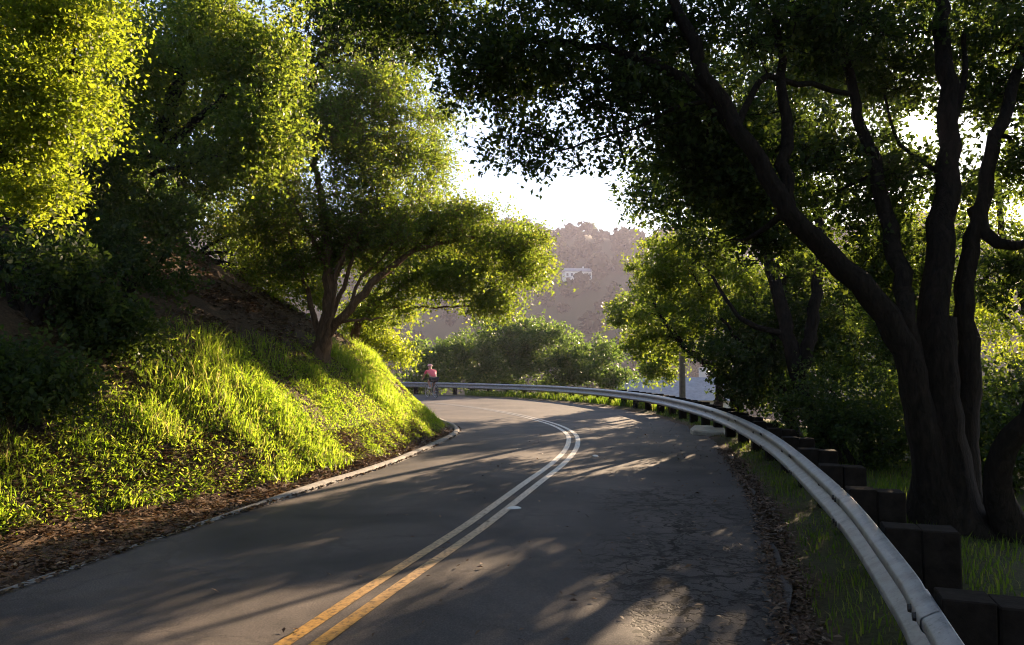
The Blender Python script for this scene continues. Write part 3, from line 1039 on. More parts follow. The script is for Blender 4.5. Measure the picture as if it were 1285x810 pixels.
def build_left_trees():
    # the tree on the bank
    b = on_ground(-3.95, 15.4, .2)
    limbs = [([b, at(410, 405, 15.40), at(412, 350, 15.40), at(408, 280, 15.50), at(395, 200, 15.80), at(400, 140, 16.00)], .145, .035),
             ([at(402, 425, 15.40), at(440, 388, 15.25), at(475, 348, 15.4), at(530, 312, 15.9), at(595, 298, 16.3)], .11, .03),
             ([at(412, 360, 15.40), at(440, 300, 15.55), at(470, 230, 16.29), at(490, 160, 17.19)], .08, .025),
             ([at(410, 330, 15.40), at(375, 270, 15.60), at(350, 210, 15.80)], .07, .025),
             ([at(425, 405, 15.30), at(450, 402, 15.19), at(480, 399, 15.82)], .035, .015),
             ([at(405, 440, 15.30), at(418, 385, 15.10), at(425, 330, 15.10), at(455, 285, 15.29)], .055, .02),
             ([at(440, 388, 15.2), at(455, 350, 15.3), at(500, 300, 15.7)], .045, .015),
             ([at(403, 428, 15.4), at(388, 375, 15.5), at(372, 320, 15.7), at(352, 270, 15.9)], .075, .02),
             ([at(406, 418, 15.35), at(432, 360, 15.35), at(446, 310, 15.5), at(462, 250, 15.8)], .065, .02)]
    lobes = [pl(395, 180, 15.80, 75, 65, 1.3, 60), pl(475, 160, 16.65, 80, 50, 1.3, 60), pl(520, 225, 18.21, 60, 55, 1.2, 46), pl(430, 250, 15.60, 90, 50, 1.3, 56),
             pl(345, 260, 15.90, 45, 60, 1.1, 30), pl(565, 283, 16.3, 75, 32, 1.1, 46), pl(630, 312, 16.5, 52, 26, .8, 28), pl(455, 315, 15.7, 55, 28, .8, 22), pl(375, 345, 15.9, 40, 22, .7, 12), pl(505, 298, 15.9, 45, 25, .8, 18), pl(655, 335, 16.4, 36, 18, .6, 10), 
             
             pl(480, 115, 17.02, 50, 20, .8, 14),
             pl(395, 295, 15.9, 75, 40, 1.1, 34), pl(345, 335, 16.2, 40, 28, .8, 12), pl(510, 285, 17.6, 60, 40, 1.2, 30), pl(440, 120, 16.2, 70, 35, 1.0, 24), pl(545, 180, 18.6, 30, 50, .9, 18)]
    tree('bank_tree', 'low spreading tree with forked brown trunk growing from the grassy bank', 'tree', b, limbs, lobes, .064, 252,
         (M['leaf_oak'], M['bark_brown']), 61, .5, flat=.6, twiggy=True)

    # a second tree past it, leaning out over the road
    b = on_ground(-4.9, 22.6, .2)
    limbs = [([b, at(452, 405, 22.5), at(480, 375, 22.4), at(530, 345, 22.2), at(590, 335, 21.9)], .13, .035),
             ([at(455, 400, 22.5), at(490, 340, 22.3), at(540, 305, 22.1), at(600, 300, 21.8)], .08, .025),
             ([at(470, 385, 22.4), at(530, 385, 22.0), at(590, 385, 21.7)], .05, .02)]
    lobes = [pl(560, 350, 22.0, 75, 30, 1.4, 60),
             pl(490, 385, 22.4, 55, 24, 1.2, 34),
             pl(600, 385, 21.6, 50, 20, 1.0, 26),
             pl(655, 340, 21.4, 40, 20, .9, 22),
             pl(510, 335, 22.2, 60, 36, 1.4, 44),
             pl(635, 318, 21.6, 55, 26, 1.2, 40),
             pl(570, 300, 22.0, 60, 28, 1.3, 34)]
    tree('bank_tree', 'sunlit tree past the forked one, its branches leaning out over the bend', 'tree', b, limbs, lobes, .088, 200,
         (M['leaf_oak'], M['bark_brown']), 67, .55, flat=.6)

    # bright foliage near the top left
    b = on_ground(-6.6, 7.0)
    z = b[2]
    limbs = [([b, b + (.2, 0, 1.5), at(-60, 120, 7.00), at(-20, 40, 6.90), at(20, -60, 6.80)], .2, .05),
             ([at(-60, 120, 7.00), at(20, 110, 6.80), at(90, 90, 6.70)], .06, .02),
             ([at(-60, 160, 7.00), at(10, 200, 6.80), at(40, 235, 6.70)], .04, .015)]
    lobes = [pl(30, 70, 6.90, 80, 60, .9, 40), pl(60, 130, 6.80, 55, 50, .8, 26), pl(10, 190, 6.90, 50, 50, .8, 24), pl(95, 50, 6.80, 40, 45, .6, 16),
             pl(40, -30, 6.90, 110, 50, 1.0, 30), pl(40, 250, 6.80, 40, 22, .5, 8), pl(-70, 120, 7.10, 60, 120, 1.0, 24)]
    tree('spring_tree', 'bright yellow-green sunlit tree at the top left corner above the bank', 'tree', b, limbs, lobes, .042, 480,
         (M['leaf_bright'], M['bark']), 71, .32, shade_lobes=[((-5.6, 1.6, 6.2), (2.2, 2.6, 1.4), 46), ((-3.6, -3.0, 6.4), (2.6, 2.6, 1.4), 50), ((-4.5, -7.5, 4.6), (2.6, 1.6, 2.4), 46)])  # unseen lobes behind the viewpoint, added to block sky light

    # tall tree with lit right side
    b = on_ground(-7.6, 13.4)
    limbs = [([b, b + (.15, 0, 1.6), at(190, 180, 13), at(230, 80, 12.8), at(260, -20, 12.7)], .24, .07),
             ([at(190, 200, 13), at(270, 130, 12.5), at(330, 60, 12.3)], .09, .03),
             ([at(190, 220, 13), at(260, 200, 12.4), at(300, 190, 12.2)], .05, .02)]
    lobes = [pl(300, 60, 12.3, 75, 60, 1.1, 56), pl(330, 140, 12.2, 45, 60, .9, 36), pl(290, 205, 12.2, 50, 30, .8, 20), pl(220, 40, 12.6, 80, 60, 1.2, 44),
             pl(190, 140, 12.8, 70, 70, 1.2, 40), pl(180, 195, 11.6, 25, 18, .4, 5), pl(330, -30, 12.4, 100, 50, 1.3, 34), pl(120, 180, 13, 60, 80, 1.2, 30)]
    tree('bank_tree', 'tall leafy tree on the upper bank, sunlit on its right side', 'tree', b, limbs, lobes, .068, 280,
         (M['leaf_oak'], M['bark']), 73, .48)

    # trees along the crest of the bank
    b = on_ground(-6.9, 19.8)
    limbs = [([b, b + (.2, 0, 1.8), at(360, 190, 19.4), at(400, 90, 19), at(430, 0, 18.8)], .24, .06),
             ([at(360, 190, 19.4), at(320, 120, 19.4), at(300, 60, 19.4)], .1, .03), ([at(400, 90, 19), at(470, 50, 18.6)], .07, .02)]
    lobes = [pl(430, 40, 18.8, 80, 55, 1.6, 66), pl(360, 90, 19.2, 70, 60, 1.6, 56), pl(500, 20, 18.6, 50, 40, 1.2, 26), pl(300, 180, 19.4, 70, 70, 1.5, 44),
             pl(350, -30, 19, 120, 50, 1.6, 40), pl(480, 80, 18.6, 40, 25, .9, 14)]
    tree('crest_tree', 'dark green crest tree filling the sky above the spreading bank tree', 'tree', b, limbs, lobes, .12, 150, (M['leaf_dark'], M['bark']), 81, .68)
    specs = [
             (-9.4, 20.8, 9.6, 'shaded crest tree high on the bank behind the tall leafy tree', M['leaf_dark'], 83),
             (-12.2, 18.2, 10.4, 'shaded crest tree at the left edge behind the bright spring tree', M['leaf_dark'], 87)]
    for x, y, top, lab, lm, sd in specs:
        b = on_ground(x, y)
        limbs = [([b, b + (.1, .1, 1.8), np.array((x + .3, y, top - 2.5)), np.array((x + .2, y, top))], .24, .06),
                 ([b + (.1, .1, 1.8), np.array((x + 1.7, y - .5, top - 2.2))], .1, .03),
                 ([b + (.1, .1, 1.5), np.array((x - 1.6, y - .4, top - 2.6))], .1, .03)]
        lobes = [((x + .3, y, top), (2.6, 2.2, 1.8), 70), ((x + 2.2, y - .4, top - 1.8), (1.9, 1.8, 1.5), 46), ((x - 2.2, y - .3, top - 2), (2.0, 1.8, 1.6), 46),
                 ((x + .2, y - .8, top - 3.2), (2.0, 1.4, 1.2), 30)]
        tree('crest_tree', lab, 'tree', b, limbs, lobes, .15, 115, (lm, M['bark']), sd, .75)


build_left_trees()


def shrub(name, label, base, lobes, leaf, per, mat, seed, cr=.4, group=None, flat=.75):
    b = np.asarray(base, float)
    rng = random.Random(seed)
    limbs = []
    for c, r, k in lobes[:5]:
        c = np.asarray(c, float)
        limbs.append(([b + (rng.uniform(-.15, .15), rng.uniform(-.15, .15), 0), b + (c - b) * .45 + (0, 0, .1), c], .05, .015))
    return tree(name, label, 'shrub', b, limbs, lobes, leaf, per, (mat, M['bark']), seed, cr, group=group, flat=flat, trunk_name='stems', crown_name='foliage')


def build_shrubs():
    b = on_ground(.6, 50.5)
    shrub('rounded_shrub', 'wide rounded green shrub beyond the far guardrail, rim lit by the sun', b,
          [pl(552, 458, 49.5, 45, 36, 2.4, 74), pl(615, 438, 50, 62, 34, 2.8, 110), pl(680, 438, 50, 62, 34, 2.8, 110), pl(738, 458, 49.5, 50, 32, 2.4, 80),
           pl(645, 424, 50.2, 48, 24, 2.4, 50), pl(650, 468, 48.6, 95, 30, 1.8, 90), pl(778, 480, 49.5, 28, 16, 1.4, 24), pl(532, 480, 49.2, 28, 22, 1.2, 20)], .20, 84, M['leaf_shrub'], 91, .7)
    # yellow-green shrub past the nose of the bank
    b = on_ground(-5.2, 23.5)
    shrub('bank_shrub', 'yellow-green shrub on the crest right of the spreading bank tree trunk', b,
          [pl(478, 428, 23.5, 30, 20, 1.0, 24), pl(452, 405, 23.8, 30, 25, 1.0, 24), pl(502, 447, 23.5, 16, 12, .7, 9)], .085, 170, M['leaf_bright'], 93, .5)
    b = on_ground(-8.2, 19.2)
    shrub('bank_shrub', 'sunlit pale green shrub on the crest left of the spreading bank tree trunk', b,
          [pl(350, 320, 19, 50, 32, 1.0, 34), pl(310, 290, 19.4, 40, 28, 1.0, 22), pl(385, 368, 18.4, 30, 26, .8, 20), pl(340, 358, 18.6, 35, 25, .8, 16)], .08, 170, M['leaf_bright'], 95, .5)
    # deep shade under the left trees: undergrowth
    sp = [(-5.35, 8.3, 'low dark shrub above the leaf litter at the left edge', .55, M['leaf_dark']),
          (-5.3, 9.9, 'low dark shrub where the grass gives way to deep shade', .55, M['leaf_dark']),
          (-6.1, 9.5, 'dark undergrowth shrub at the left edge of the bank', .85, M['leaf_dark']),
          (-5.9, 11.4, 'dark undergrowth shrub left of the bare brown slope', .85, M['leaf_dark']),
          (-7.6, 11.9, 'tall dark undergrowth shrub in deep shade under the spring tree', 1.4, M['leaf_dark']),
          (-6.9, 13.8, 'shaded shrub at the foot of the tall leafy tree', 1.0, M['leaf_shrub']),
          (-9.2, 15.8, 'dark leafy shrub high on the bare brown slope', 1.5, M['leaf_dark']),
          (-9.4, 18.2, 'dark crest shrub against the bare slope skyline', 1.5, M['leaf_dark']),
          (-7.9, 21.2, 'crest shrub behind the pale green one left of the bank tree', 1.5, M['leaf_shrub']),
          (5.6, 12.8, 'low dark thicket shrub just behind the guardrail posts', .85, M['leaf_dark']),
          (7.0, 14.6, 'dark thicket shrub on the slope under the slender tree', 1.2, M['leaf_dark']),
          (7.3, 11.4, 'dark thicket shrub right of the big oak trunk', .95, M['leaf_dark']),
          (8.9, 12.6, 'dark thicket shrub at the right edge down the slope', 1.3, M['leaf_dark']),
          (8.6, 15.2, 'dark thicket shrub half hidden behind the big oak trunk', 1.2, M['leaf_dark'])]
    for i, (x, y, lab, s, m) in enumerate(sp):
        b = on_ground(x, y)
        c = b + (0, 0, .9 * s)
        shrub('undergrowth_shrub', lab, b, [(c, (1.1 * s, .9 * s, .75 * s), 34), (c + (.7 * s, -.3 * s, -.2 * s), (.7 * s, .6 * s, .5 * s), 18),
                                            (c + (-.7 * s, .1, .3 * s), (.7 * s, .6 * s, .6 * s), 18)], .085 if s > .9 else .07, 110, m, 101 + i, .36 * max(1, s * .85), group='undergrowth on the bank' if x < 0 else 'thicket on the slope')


build_shrubs()

# ------------------------------------------------------------------ grass, weeds, fallen leaves
def along(line, y0, y1, n, rng, xmin=-99):
    k = np.where((line[:, 1] >= y0) & (line[:, 1] <= y1) & (line[:, 0] > xmin))[0]
    i = rng.uniform(k[0], k[-1], n)
    j = np.arange(len(line))
    t = tangents(line)
    P = np.stack([np.interp(i, j, line[:, c]) for c in (0, 1)], 1)
    T = np.stack([np.interp(i, j, t[:, c]) for c in (0, 1)], 1)
    return P, np.stack([T[:, 1], -T[:, 0]], 1)     # point, right-hand normal


def blades(P, hgt, rng, width=.008):
    n = len(P)
    z = ground_z(P[:, 0], P[:, 1])
    base = np.concatenate([P, z[:, None] - .01], 1)
    a = rng.uniform(0, 2 * math.pi, n)
    lean = np.stack([np.cos(a), np.sin(a), np.zeros(n)], 1) * (hgt * rng.uniform(.08, .65, n))[:, None]
    sd = np.stack([-np.sin(a + rng.normal(size=n)), np.cos(a + rng.normal(size=n)), np.zeros(n)], 1)
    w = (width * rng.uniform(.6, 1.5, n))[:, None]
    mid = base + lean * .35 + np.array((0, 0, 1)) * (hgt * .58)[:, None]
    tip = base + lean + np.array((0, 0, 1)) * (hgt * rng.uniform(.8, 1, n))[:, None]
    V = np.stack([base - sd * w, base + sd * w, mid + sd * w * .8, mid - sd * w * .8, tip], 1).reshape(-1, 3)
    k = np.arange(n)[:, None] * 5
    F = np.concatenate([k + np.array([[0, 1, 2]]), k + np.array([[0, 2, 3]]), k + np.array([[3, 2, 4]])], 1).reshape(-1, 3)
    tint = np.repeat(np.clip(.47 + .7 * (fbm2(P[:, 0], P[:, 1], .8, 2, 8) - .5) + rng.normal(size=n) * .22, 0, 1), 3)
    return V, F, tint


def build_grass():
    rng = np.random.RandomState(5)
    # left bank: density falls uphill, with bare patches
    n = 222000
    P, N = along(LEFT, 4.6, 28, n, rng)
    d = .25 + 5.0 * rng.rand(n) ** 1.25
    sh = .15 + 1.0 * smooth01(P[:, 1], 11.5, 5.5)
    Q = P - N * (d + sh)[:, None] + rng.normal(size=(n, 2)) * .05
    cl = fbm2(Q[:, 0], Q[:, 1], 1.1, 3, 31)
    fine = fbm2(Q[:, 0], Q[:, 1], 4.5, 2, 37)
    dens = smooth01(cl, .20, .44) * smooth01(d, 2.8 - 1.3 * smooth01(Q[:, 1], 11.5, 7.5), 1.5 - .7 * smooth01(Q[:, 1], 11.5, 7.5)) * (.45 + .55 * smooth01(fine, .36, .56))
    dens *= smooth01(Q[:, 1], 4.8, 6.5) * .5 + .5
    dens *= np.where(Q[:, 1] > 21, .6, 1)
    keep = rng.rand(n) < dens
    Q, d, cl = Q[keep], d[keep], cl[keep]
    h = (.05 + .24 * smooth01(cl, .4, .75)) * rng.uniform(.35, 1.35, len(Q)) ** 1.2 * (.45 + .55 * smooth01(d, .2, 1.1))
    V, F, T = blades(Q, h, rng, .0052)
    # leafy weeds between the blades
    m = 52000
    k = rng.choice(len(Q), m)
    B = np.concatenate([Q[k] + rng.normal(size=(m, 2)) * .03, np.zeros((m, 1))], 1)
    B[:, 2] = ground_z(B[:, 0], B[:, 1]) + h[k] * rng.uniform(.3, .9, m)
    a = rng.uniform(0, 6.283, m)
    ax = np.stack([np.cos(a), np.sin(a), rng.normal(size=m) * .5 + .2], 1)
    sd = np.stack([-np.sin(a), np.cos(a), rng.normal(size=m) * .4], 1)
    L = rng.uniform(.014, .034, m)[:, None]
    W_ = np.stack([B - ax * L, B + sd * L * .45, B + ax * L, B - sd * L * .45], 1).reshape(-1, 3)
    q = np.arange(m)[:, None] * 4 + len(V)
    F2 = np.concatenate([q + np.array([[0, 1, 2]]), q + np.array([[0, 2, 3]])], 1).reshape(-1, 3)
    T2 = np.repeat(np.clip(.5 + rng.normal(size=m) * .18, 0, .85), 2)
    o = link('bank_grass', np_mesh('bank_grass', np.concatenate([V, W_]), np.concatenate([F, F2]), face_attrs={'tint': np.concatenate([T, T2])}), M['grass'])
    tag(o, 'bright yellow-green grass and weeds covering the left bank', 'grass', kind='stuff')
    # right verge, both sides of the rail
    n = 31000
    P, N = along(RIGHT, 1.0, 26, n, rng)
    d = rng.uniform(.14, 3.4, n)
    Q = P + N * d[:, None]
    cl = fbm2(Q[:, 0], Q[:, 1], .9, 3, 41)
    keep = rng.rand(n) < smooth01(cl, .2, .45) * smooth01(d, .08, .4)
    Q, cl, d = Q[keep], cl[keep], d[keep]
    h = (.035 + .09 * smooth01(cl, .35, .7)) * rng.uniform(.4, 1.4, len(Q)) * np.where(d > 1.3, 1.6, 1)
    V, F, T = blades(Q, h, rng, .0045)
    P2, N2 = along(RIGHT, 24, 41, 9000, rng)
    d2 = rng.uniform(.7, 3.0, 9000)
    Q2 = P2 + N2 * d2[:, None]
    V2, F2, T2 = blades(Q2, rng.uniform(.12, .4, 9000), rng, .018)
    o = link('verge_grass', np_mesh('verge_grass', np.concatenate([V, V2]), np.concatenate([F, F2 + len(V)]), face_attrs={'tint': np.concatenate([T, T2])}), M['verge'])
    tag(o, 'green grass on the right verge under and behind the guardrail', 'grass', kind='stuff')


build_grass()


def build_litter():
    rng = np.random.RandomState(9)
    parts = []
    n = 40000                                                   # foot of the left bank and the bare slope
    P, N = along(LEFT, 3.6, 21, n, rng)
    sh = .10 + 1.4 * smooth01(P[:, 1], 12.5, 5.5)
    d = -.05 + rng.rand(n) * (sh + .85)
    Q = P - N * d[:, None]
    k = rng.rand(n) < (.35 + .65 * smooth01(fbm2(Q[:, 0], Q[:, 1], 2.2, 2, 51), .35, .55)) * (.5 + .5 * smooth01(P[:, 1], 18, 8))
    parts.append((Q[k], .045))
    n = 36000
    P, N = along(LEFT, 7, 22, n, rng)
    d = rng.uniform(1.2, 7.5, n)
    Q = P - N * d[:, None]
    k = rng.rand(n) < smooth01(fbm2(Q[:, 0], Q[:, 1], 1.4, 2, 53), .35, .6)
    parts.append((Q[k], .055))
    n = 9000                                                    # along the right edge of the road
    P, N = along(RIGHT, 3.0, 15, n, rng)
    d = rng.normal(size=n) * .075 + .07
    parts.append((P + N * d[:, None], .032))
    n = 500                                                     # strewn over the lanes
    P, N = along(RIGHT, 3.0, 22, n, rng)
    parts.append((P - N * (rng.rand(n) ** 2 * 4.0)[:, None], .03))
    P = np.concatenate([p for p, s in parts]); S = np.concatenate([np.full(len(p), s) for p, s in parts])
    n = len(P)
    z = ground_z(P[:, 0], P[:, 1])
    inside = (signed(LEFT_C, P[:, 0], P[:, 1]) > -.02) & (signed(RIGHT_C, P[:, 0], P[:, 1]) < .02)
    z = np.where(inside, np.maximum(z, .006), z) + rng.uniform(.004, .02, n)
    c = np.concatenate([P, z[:, None]], 1)
    a = rng.uniform(0, 6.283, n)
    L = (S * rng.uniform(.5, 1.2, n))[:, None]
    ax = np.stack([np.cos(a), np.sin(a), rng.normal(size=n) * .25], 1)
    sd = np.stack([-np.sin(a), np.cos(a), rng.normal(size=n) * .25], 1)
    V = np.stack([c - ax * L, c + sd * L * .45 + (0, 0, .006), c + ax * L, c - sd * L * .45 + (0, 0, .006)], 1).reshape(-1, 3)
    o = link('fallen_leaves', np_mesh('fallen_leaves', V, np.arange(n * 4).reshape(n, 4), face_attrs={'tint': np.clip(rng.beta(2, 2.6, n), 0, 1)}), M['litter'])
    tag(o, 'brown fallen leaves along the road edges and on the bare slope', 'leaf litter', kind='stuff')


build_litter()

# ------------------------------------------------------------------ small roadside things
def build_small():
    # concrete drain slab at the road edge
    root = on_ground(4.75, 19.0, 0)
    bm = bmesh.new()
    outline = [(-.55, -.38), (-.1, -.46), (.5, -.36), (.62, .02), (.48, .36), (-.05, .42), (-.5, .34), (-.62, 0)]
    lo = [bm.verts.new((x, y, -.12)) for x, y in outline]
    md = [bm.verts.new((x, y, .07)) for x, y in outline]
    hi = [bm.verts.new((x * .93, y * .92, .10)) for x, y in outline]
    for A, B in ((lo, md), (md, hi)):
        for i in range(8):
            bm.faces.new((A[i], A[(i + 1) % 8], B[(i + 1) % 8], B[i]))
    bm.faces.new(hi)
    o = link('concrete_slab', bm_mesh('concrete_slab', bm), M['concrete'])
    o.location = (4.78, 18.6, .02); o.rotation_euler = (.03, -.05, 1.3)
    tag(o, 'pale flat concrete slab lying in the grass at the right road edge', 'slab')
    # wooden pole behind the rail
    b = on_ground(5.55, 24.8, .4)
    rng = np.random.RandomState(2)
    path = np.stack([np.full(14, b[0]) + np.linspace(0, .05, 14), np.full(14, b[1]), np.linspace(b[2], 5.2, 14)], 1)
    V, F = tube(path, np.linspace(.105, .085, 14), 14)
    top = np.array([[path[-1, 0], path[-1, 1], path[-1, 2] + .02]])
    k = len(V) - 14
    capf = np.array([[k + i, k + (i + 1) % 14, len(V), len(V)] for i in range(14)])
    m = bpy.data.meshes.new('wooden_pole')
    m.from_pydata([tuple(v) for v in np.concatenate([V, top]) - b], [], [tuple(f) for f in F] + [tuple(f[:3]) for f in capf])
    pole = link('wooden_pole', m, M['pole'], smooth=True)
    pole.location = tuple(b)
    tag(pole, 'plain weathered wooden pole standing behind the guardrail by the leaning tree', 'pole')
    # raised white studs
    for (x, y, rz, lab) in ((.02, 8.85, .25, 'small white raised road stud touching the double line'), (1.52, 13.9, -1.3, 'small white raised road stud out in the right lane')):
        bm = bmesh.new()
        lo = [bm.verts.new((.075 * math.cos(a) * (1.25 if abs(math.cos(a)) > .5 else 1), .05 * math.sin(a), 0)) for a in np.linspace(0, 6.283, 12, endpoint=False)]
        hi = [bm.verts.new((v.co.x * .62, v.co.y * .6, .018)) for v in lo]
        for i in range(12):
            bm.faces.new((lo[i], lo[(i + 1) % 12], hi[(i + 1) % 12], hi[i]))
        bm.faces.new(hi)
        o = link('road_stud', bm_mesh('road_stud', bm), M['stud'])
        o.location = (x, y, .004); o.rotation_euler = (0, 0, rz)
        tag(o, lab, 'road stud', 'white road studs')


build_small()

# ------------------------------------------------------------------ cyclist
def capsule_skin(name, verts, edges, mat, root=0, sub=2, parent=None):
    me = bpy.data.meshes.new(name)
    me.from_pydata([v[:3] for v in verts], edges, [])
    o = bpy.data.objects.new(name, me)
    COL.objects.link(o)
    md = o.modifiers.new('skin', 'SKIN')
    if not me.skin_vertices:
        bpy.context.view_layer.objects.active = o
    sv = me.skin_vertices[0].data
    for i, v in enumerate(verts):
        r = v[3]
        sv[i].radius = (r, v[4] if len(v) > 4 else r)
        sv[i].use_root = (i == root)
    ms = o.modifiers.new('sub', 'SUBSURF'); ms.levels = sub; ms.render_levels = sub
    dg = bpy.context.evaluated_depsgraph_get()
    nm = bpy.data.meshes.new_from_object(o.evaluated_get(dg))
    bpy.data.objects.remove(o)
    bpy.data.meshes.remove(me)
    nm.name = name
    nm.materials.clear()
    return link(name, nm, mat, parent=parent, smooth=True)


def build_cyclist():
    black = simple_mat('black_rubber', (0.012, 0.012, 0.013), .7, 0, .2, 30)
    framep = simple_mat('dark_frame_paint', (0.03, 0.03, 0.035), .35, .2, .2, 20)
    alu = simple_mat('bare_aluminium', (.45, .45, .46), .35, .9, .1, 30)
    skin = simple_mat('skin', (.42, .24, .16), .55, 0, .1, 12)
    red = simple_mat('coral_red_jersey', (.78, .13, .15), .75, 0, .12, 14)
    shorts = simple_mat('black_shorts', (.012, .012, .014), .7, 0, .2, 14)
    helm = simple_mat('red_and_white_helmet', (.62, .30, .26), .35, 0, .35, 18)
    shoe = simple_mat('pale_shoes', (.5, .5, .5), .5, 0, .1, 20)
    loc = (-4.12, 38.9, .004)
    rz = math.radians(30)
    # bicycle: local y ahead, z up; wheel radius .34, wheelbase 1.0
    bike = empty('bicycle', loc, rz)
    tag(bike, 'dark road bicycle ridden away round the bend', 'bicycle')
    for y in (-.5, .5):
        a = np.linspace(0, 2 * math.pi, 37)
        ring = np.stack([np.zeros(37), y + .328 * np.cos(a), .34 + .328 * np.sin(a)], 1)
        wheel = empty('wheel'); wheel.parent = bike
        V, F = tube(ring, np.full(37, .016), 8); link('tyre', np_mesh('tyre', V, F), black, wheel, True)
        ring2 = np.stack([np.zeros(37), y + .305 * np.cos(a), .34 + .305 * np.sin(a)], 1)
        V, F = tube(ring2, np.full(37, .011), 6); link('rim', np_mesh('rim', V, F), alu, wheel, True)
        bag = MeshBag()
        for k in range(18):
            t = k / 18 * 2 * math.pi
            bag.add(*tube([(.02 * (-1) ** k, y, .34), (0, y + .3 * math.cos(t), .34 + .3 * math.sin(t))], [.002, .002], 4))
        bag.add(*tube([(-.05, y, .34), (.05, y, .34)], [.022, .022], 8))
        link('spokes', bag.mesh('spokes'), alu, wheel)
    bb, st, ht, hb = (0, -.08, .28), (0, -.24, .80), (0, .38, .86), (0, .41, .72)
    bag = MeshBag()
    for p, q, r in ((bb, st, .017), (st, ht, .016), (bb, hb, .019), (ht, hb, .020)):
        bag.add(*tube([p, tuple((np.array(p) + q) / 2), q], [r] * 3, 8))
    for s in (-1, 1):
        bag.add(*tube([(s * .02, -.08, .28), (s * .055, -.5, .34)], [.010, .009], 6))
        bag.add(*tube([(s * .02, -.235, .78), (s * .055, -.5, .34)], [.008, .008], 6))
    link('frame', bag.mesh('frame'), framep, bike, True)
    bag = MeshBag()
    for s in (-1, 1):
        bag.add(*tube([(s * .012, .41, .72), (s * .05, .43, .62), (s * .052, .5, .34)], [.014, .012, .010], 6))
    link('fork', bag.mesh('fork'), framep, bike, True)
    bag = MeshBag()
    bag.add(*tube([(0, .38, .86), (0, .36, .95), (0, .46, .97)], [.016] * 3, 8))
    for s in (-1, 1):
        bag.add(*tube(catmull([(0, .46, .97), (s * .19, .46, .97), (s * .21, .55, .96), (s * .21, .58, .88), (s * .21, .50, .83)], .04),
                      np.full(len(catmull([(0, .46, .97), (s * .19, .46, .97), (s * .21, .55, .96), (s * .21, .58, .88), (s * .21, .50, .83)], .04)), .015), 8))
    link('handlebar', bag.mesh('handlebar'), black, bike, True)
    bm = bmesh.new()
    rows = [(-.40, .075, .965), (-.34, .08, .975), (-.24, .05, .968), (-.13, .02, .96)]
    prev = None
    for y, w, z in rows:
        ring = [bm.verts.new((w * c, y, z + dz)) for c, dz in ((-1, -.02), (-.7, .008), (0, .004), (.7, .008), (1, -.02), (0, -.035))]
        if prev:
            for i in range(6): bm.faces.new((prev[i], prev[(i + 1) % 6], ring[(i + 1) % 6], ring[i]))
        else: bm.faces.new(ring)
        prev = ring
    bm.faces.new(prev)
    link('saddle', bm_mesh('saddle', bm), black, bike)
    V, F = tube([(0, -.24, .79), (0, -.29, .95)], [.013, .013], 8); link('seat_post', np_mesh('seat_post', V, F), alu, bike, True)
    bag = MeshBag()
    a = np.linspace(0, 2 * math.pi, 25)
    bag.add(*tube(np.stack([np.full(25, .05), -.08 + .09 * np.cos(a), .28 + .09 * np.sin(a)], 1), np.full(25, .008), 6))
    for s in (-1, 1):
        bag.add(*tube([(s * .03, -.08, .28), (s * .09, -.08 + s * .04, .28 - s * .165)], [.012, .010], 6))
    link('crankset', bag.mesh('crankset'), alu, bike, True)
    for s in (-1, 1):
        bm = bmesh.new(); box(bm, (s * .13, -.08 + s * .04, .28 - s * .165), (.08, .09, .02), bevel=.004)
        link('pedal', bm_mesh('pedal', bm), black, bike)
    # rider
    rider = empty('person', loc, rz)
    rider.scale = (1.18, 1.04, 1.0)
    tag(rider, 'cyclist in a coral red jersey, black shorts and helmet riding away', 'person')
    ped = {s: np.array((s * .12, -.08 + s * .04, .28 - s * .165 + .03)) for s in (-1, 1)}
    v, e = [], []

    def add(p, r, parent=None, r2=None):
        v.append((*p, r) if r2 is None else (*p, r, r2))
        if parent is not None: e.append((parent, len(v) - 1))
        return len(v) - 1
    pel = add((0, -.27, 1.0), .15, None, .12)
    wst = add((0, -.14, 1.16), .135, pel, .11)
    chs = add((0, .03, 1.32), .16, wst, .12)
    nkb = add((0, .12, 1.42), .085, chs)
    nek = add((0, .17, 1.48), .058, nkb)
    hd1 = add((0, .21, 1.545), .085, nek, .095)
    hd2 = add((0, .225, 1.63), .07, hd1, .085)
    arms = {}
    for s in (-1, 1):
        sh = add((s * .19, .08, 1.36), .066, chs)
        el = add((s * .27, .24, 1.16), .046, sh)
        wr = add((s * .225, .44, 1.015), .032, el)
        hn = add((s * .212, .52, .99), .036, wr)
        hip = add((s * .10, -.25, .95), .098, pel)
        kn = add((s * .115, .10 if s < 0 else .12, .66 if s > 0 else .80), .062, hip)
        an = add((s * .115, ped[s][1] - .06, ped[s][2] + .08), .036, kn)
        ft = add((s * .12, ped[s][1] + .10, ped[s][2] + .03), .036, an)
    capsule_skin('body', v, e, skin, 0, 2, rider)
    # face on the front of the head, fingers on the bar
    bm = bmesh.new()
    for (x, y, z, r) in ((-.03, .298, 1.57, .011), (.03, .298, 1.57, .011)):
        bmesh.ops.create_icosphere(bm, subdivisions=1, radius=r, matrix=Matrix.Translation((x, y, z)))
    link('eyes', bm_mesh('eyes', bm), simple_mat('eye', (.03, .02, .02), .3), rider)
    bm = bmesh.new()
    bmesh.ops.create_cone(bm, cap_ends=True, segments=6, radius1=.016, radius2=.008, depth=.04, matrix=Matrix.Translation((0, .305, 1.545)))
    link('nose', bm_mesh('nose', bm), skin, rider)
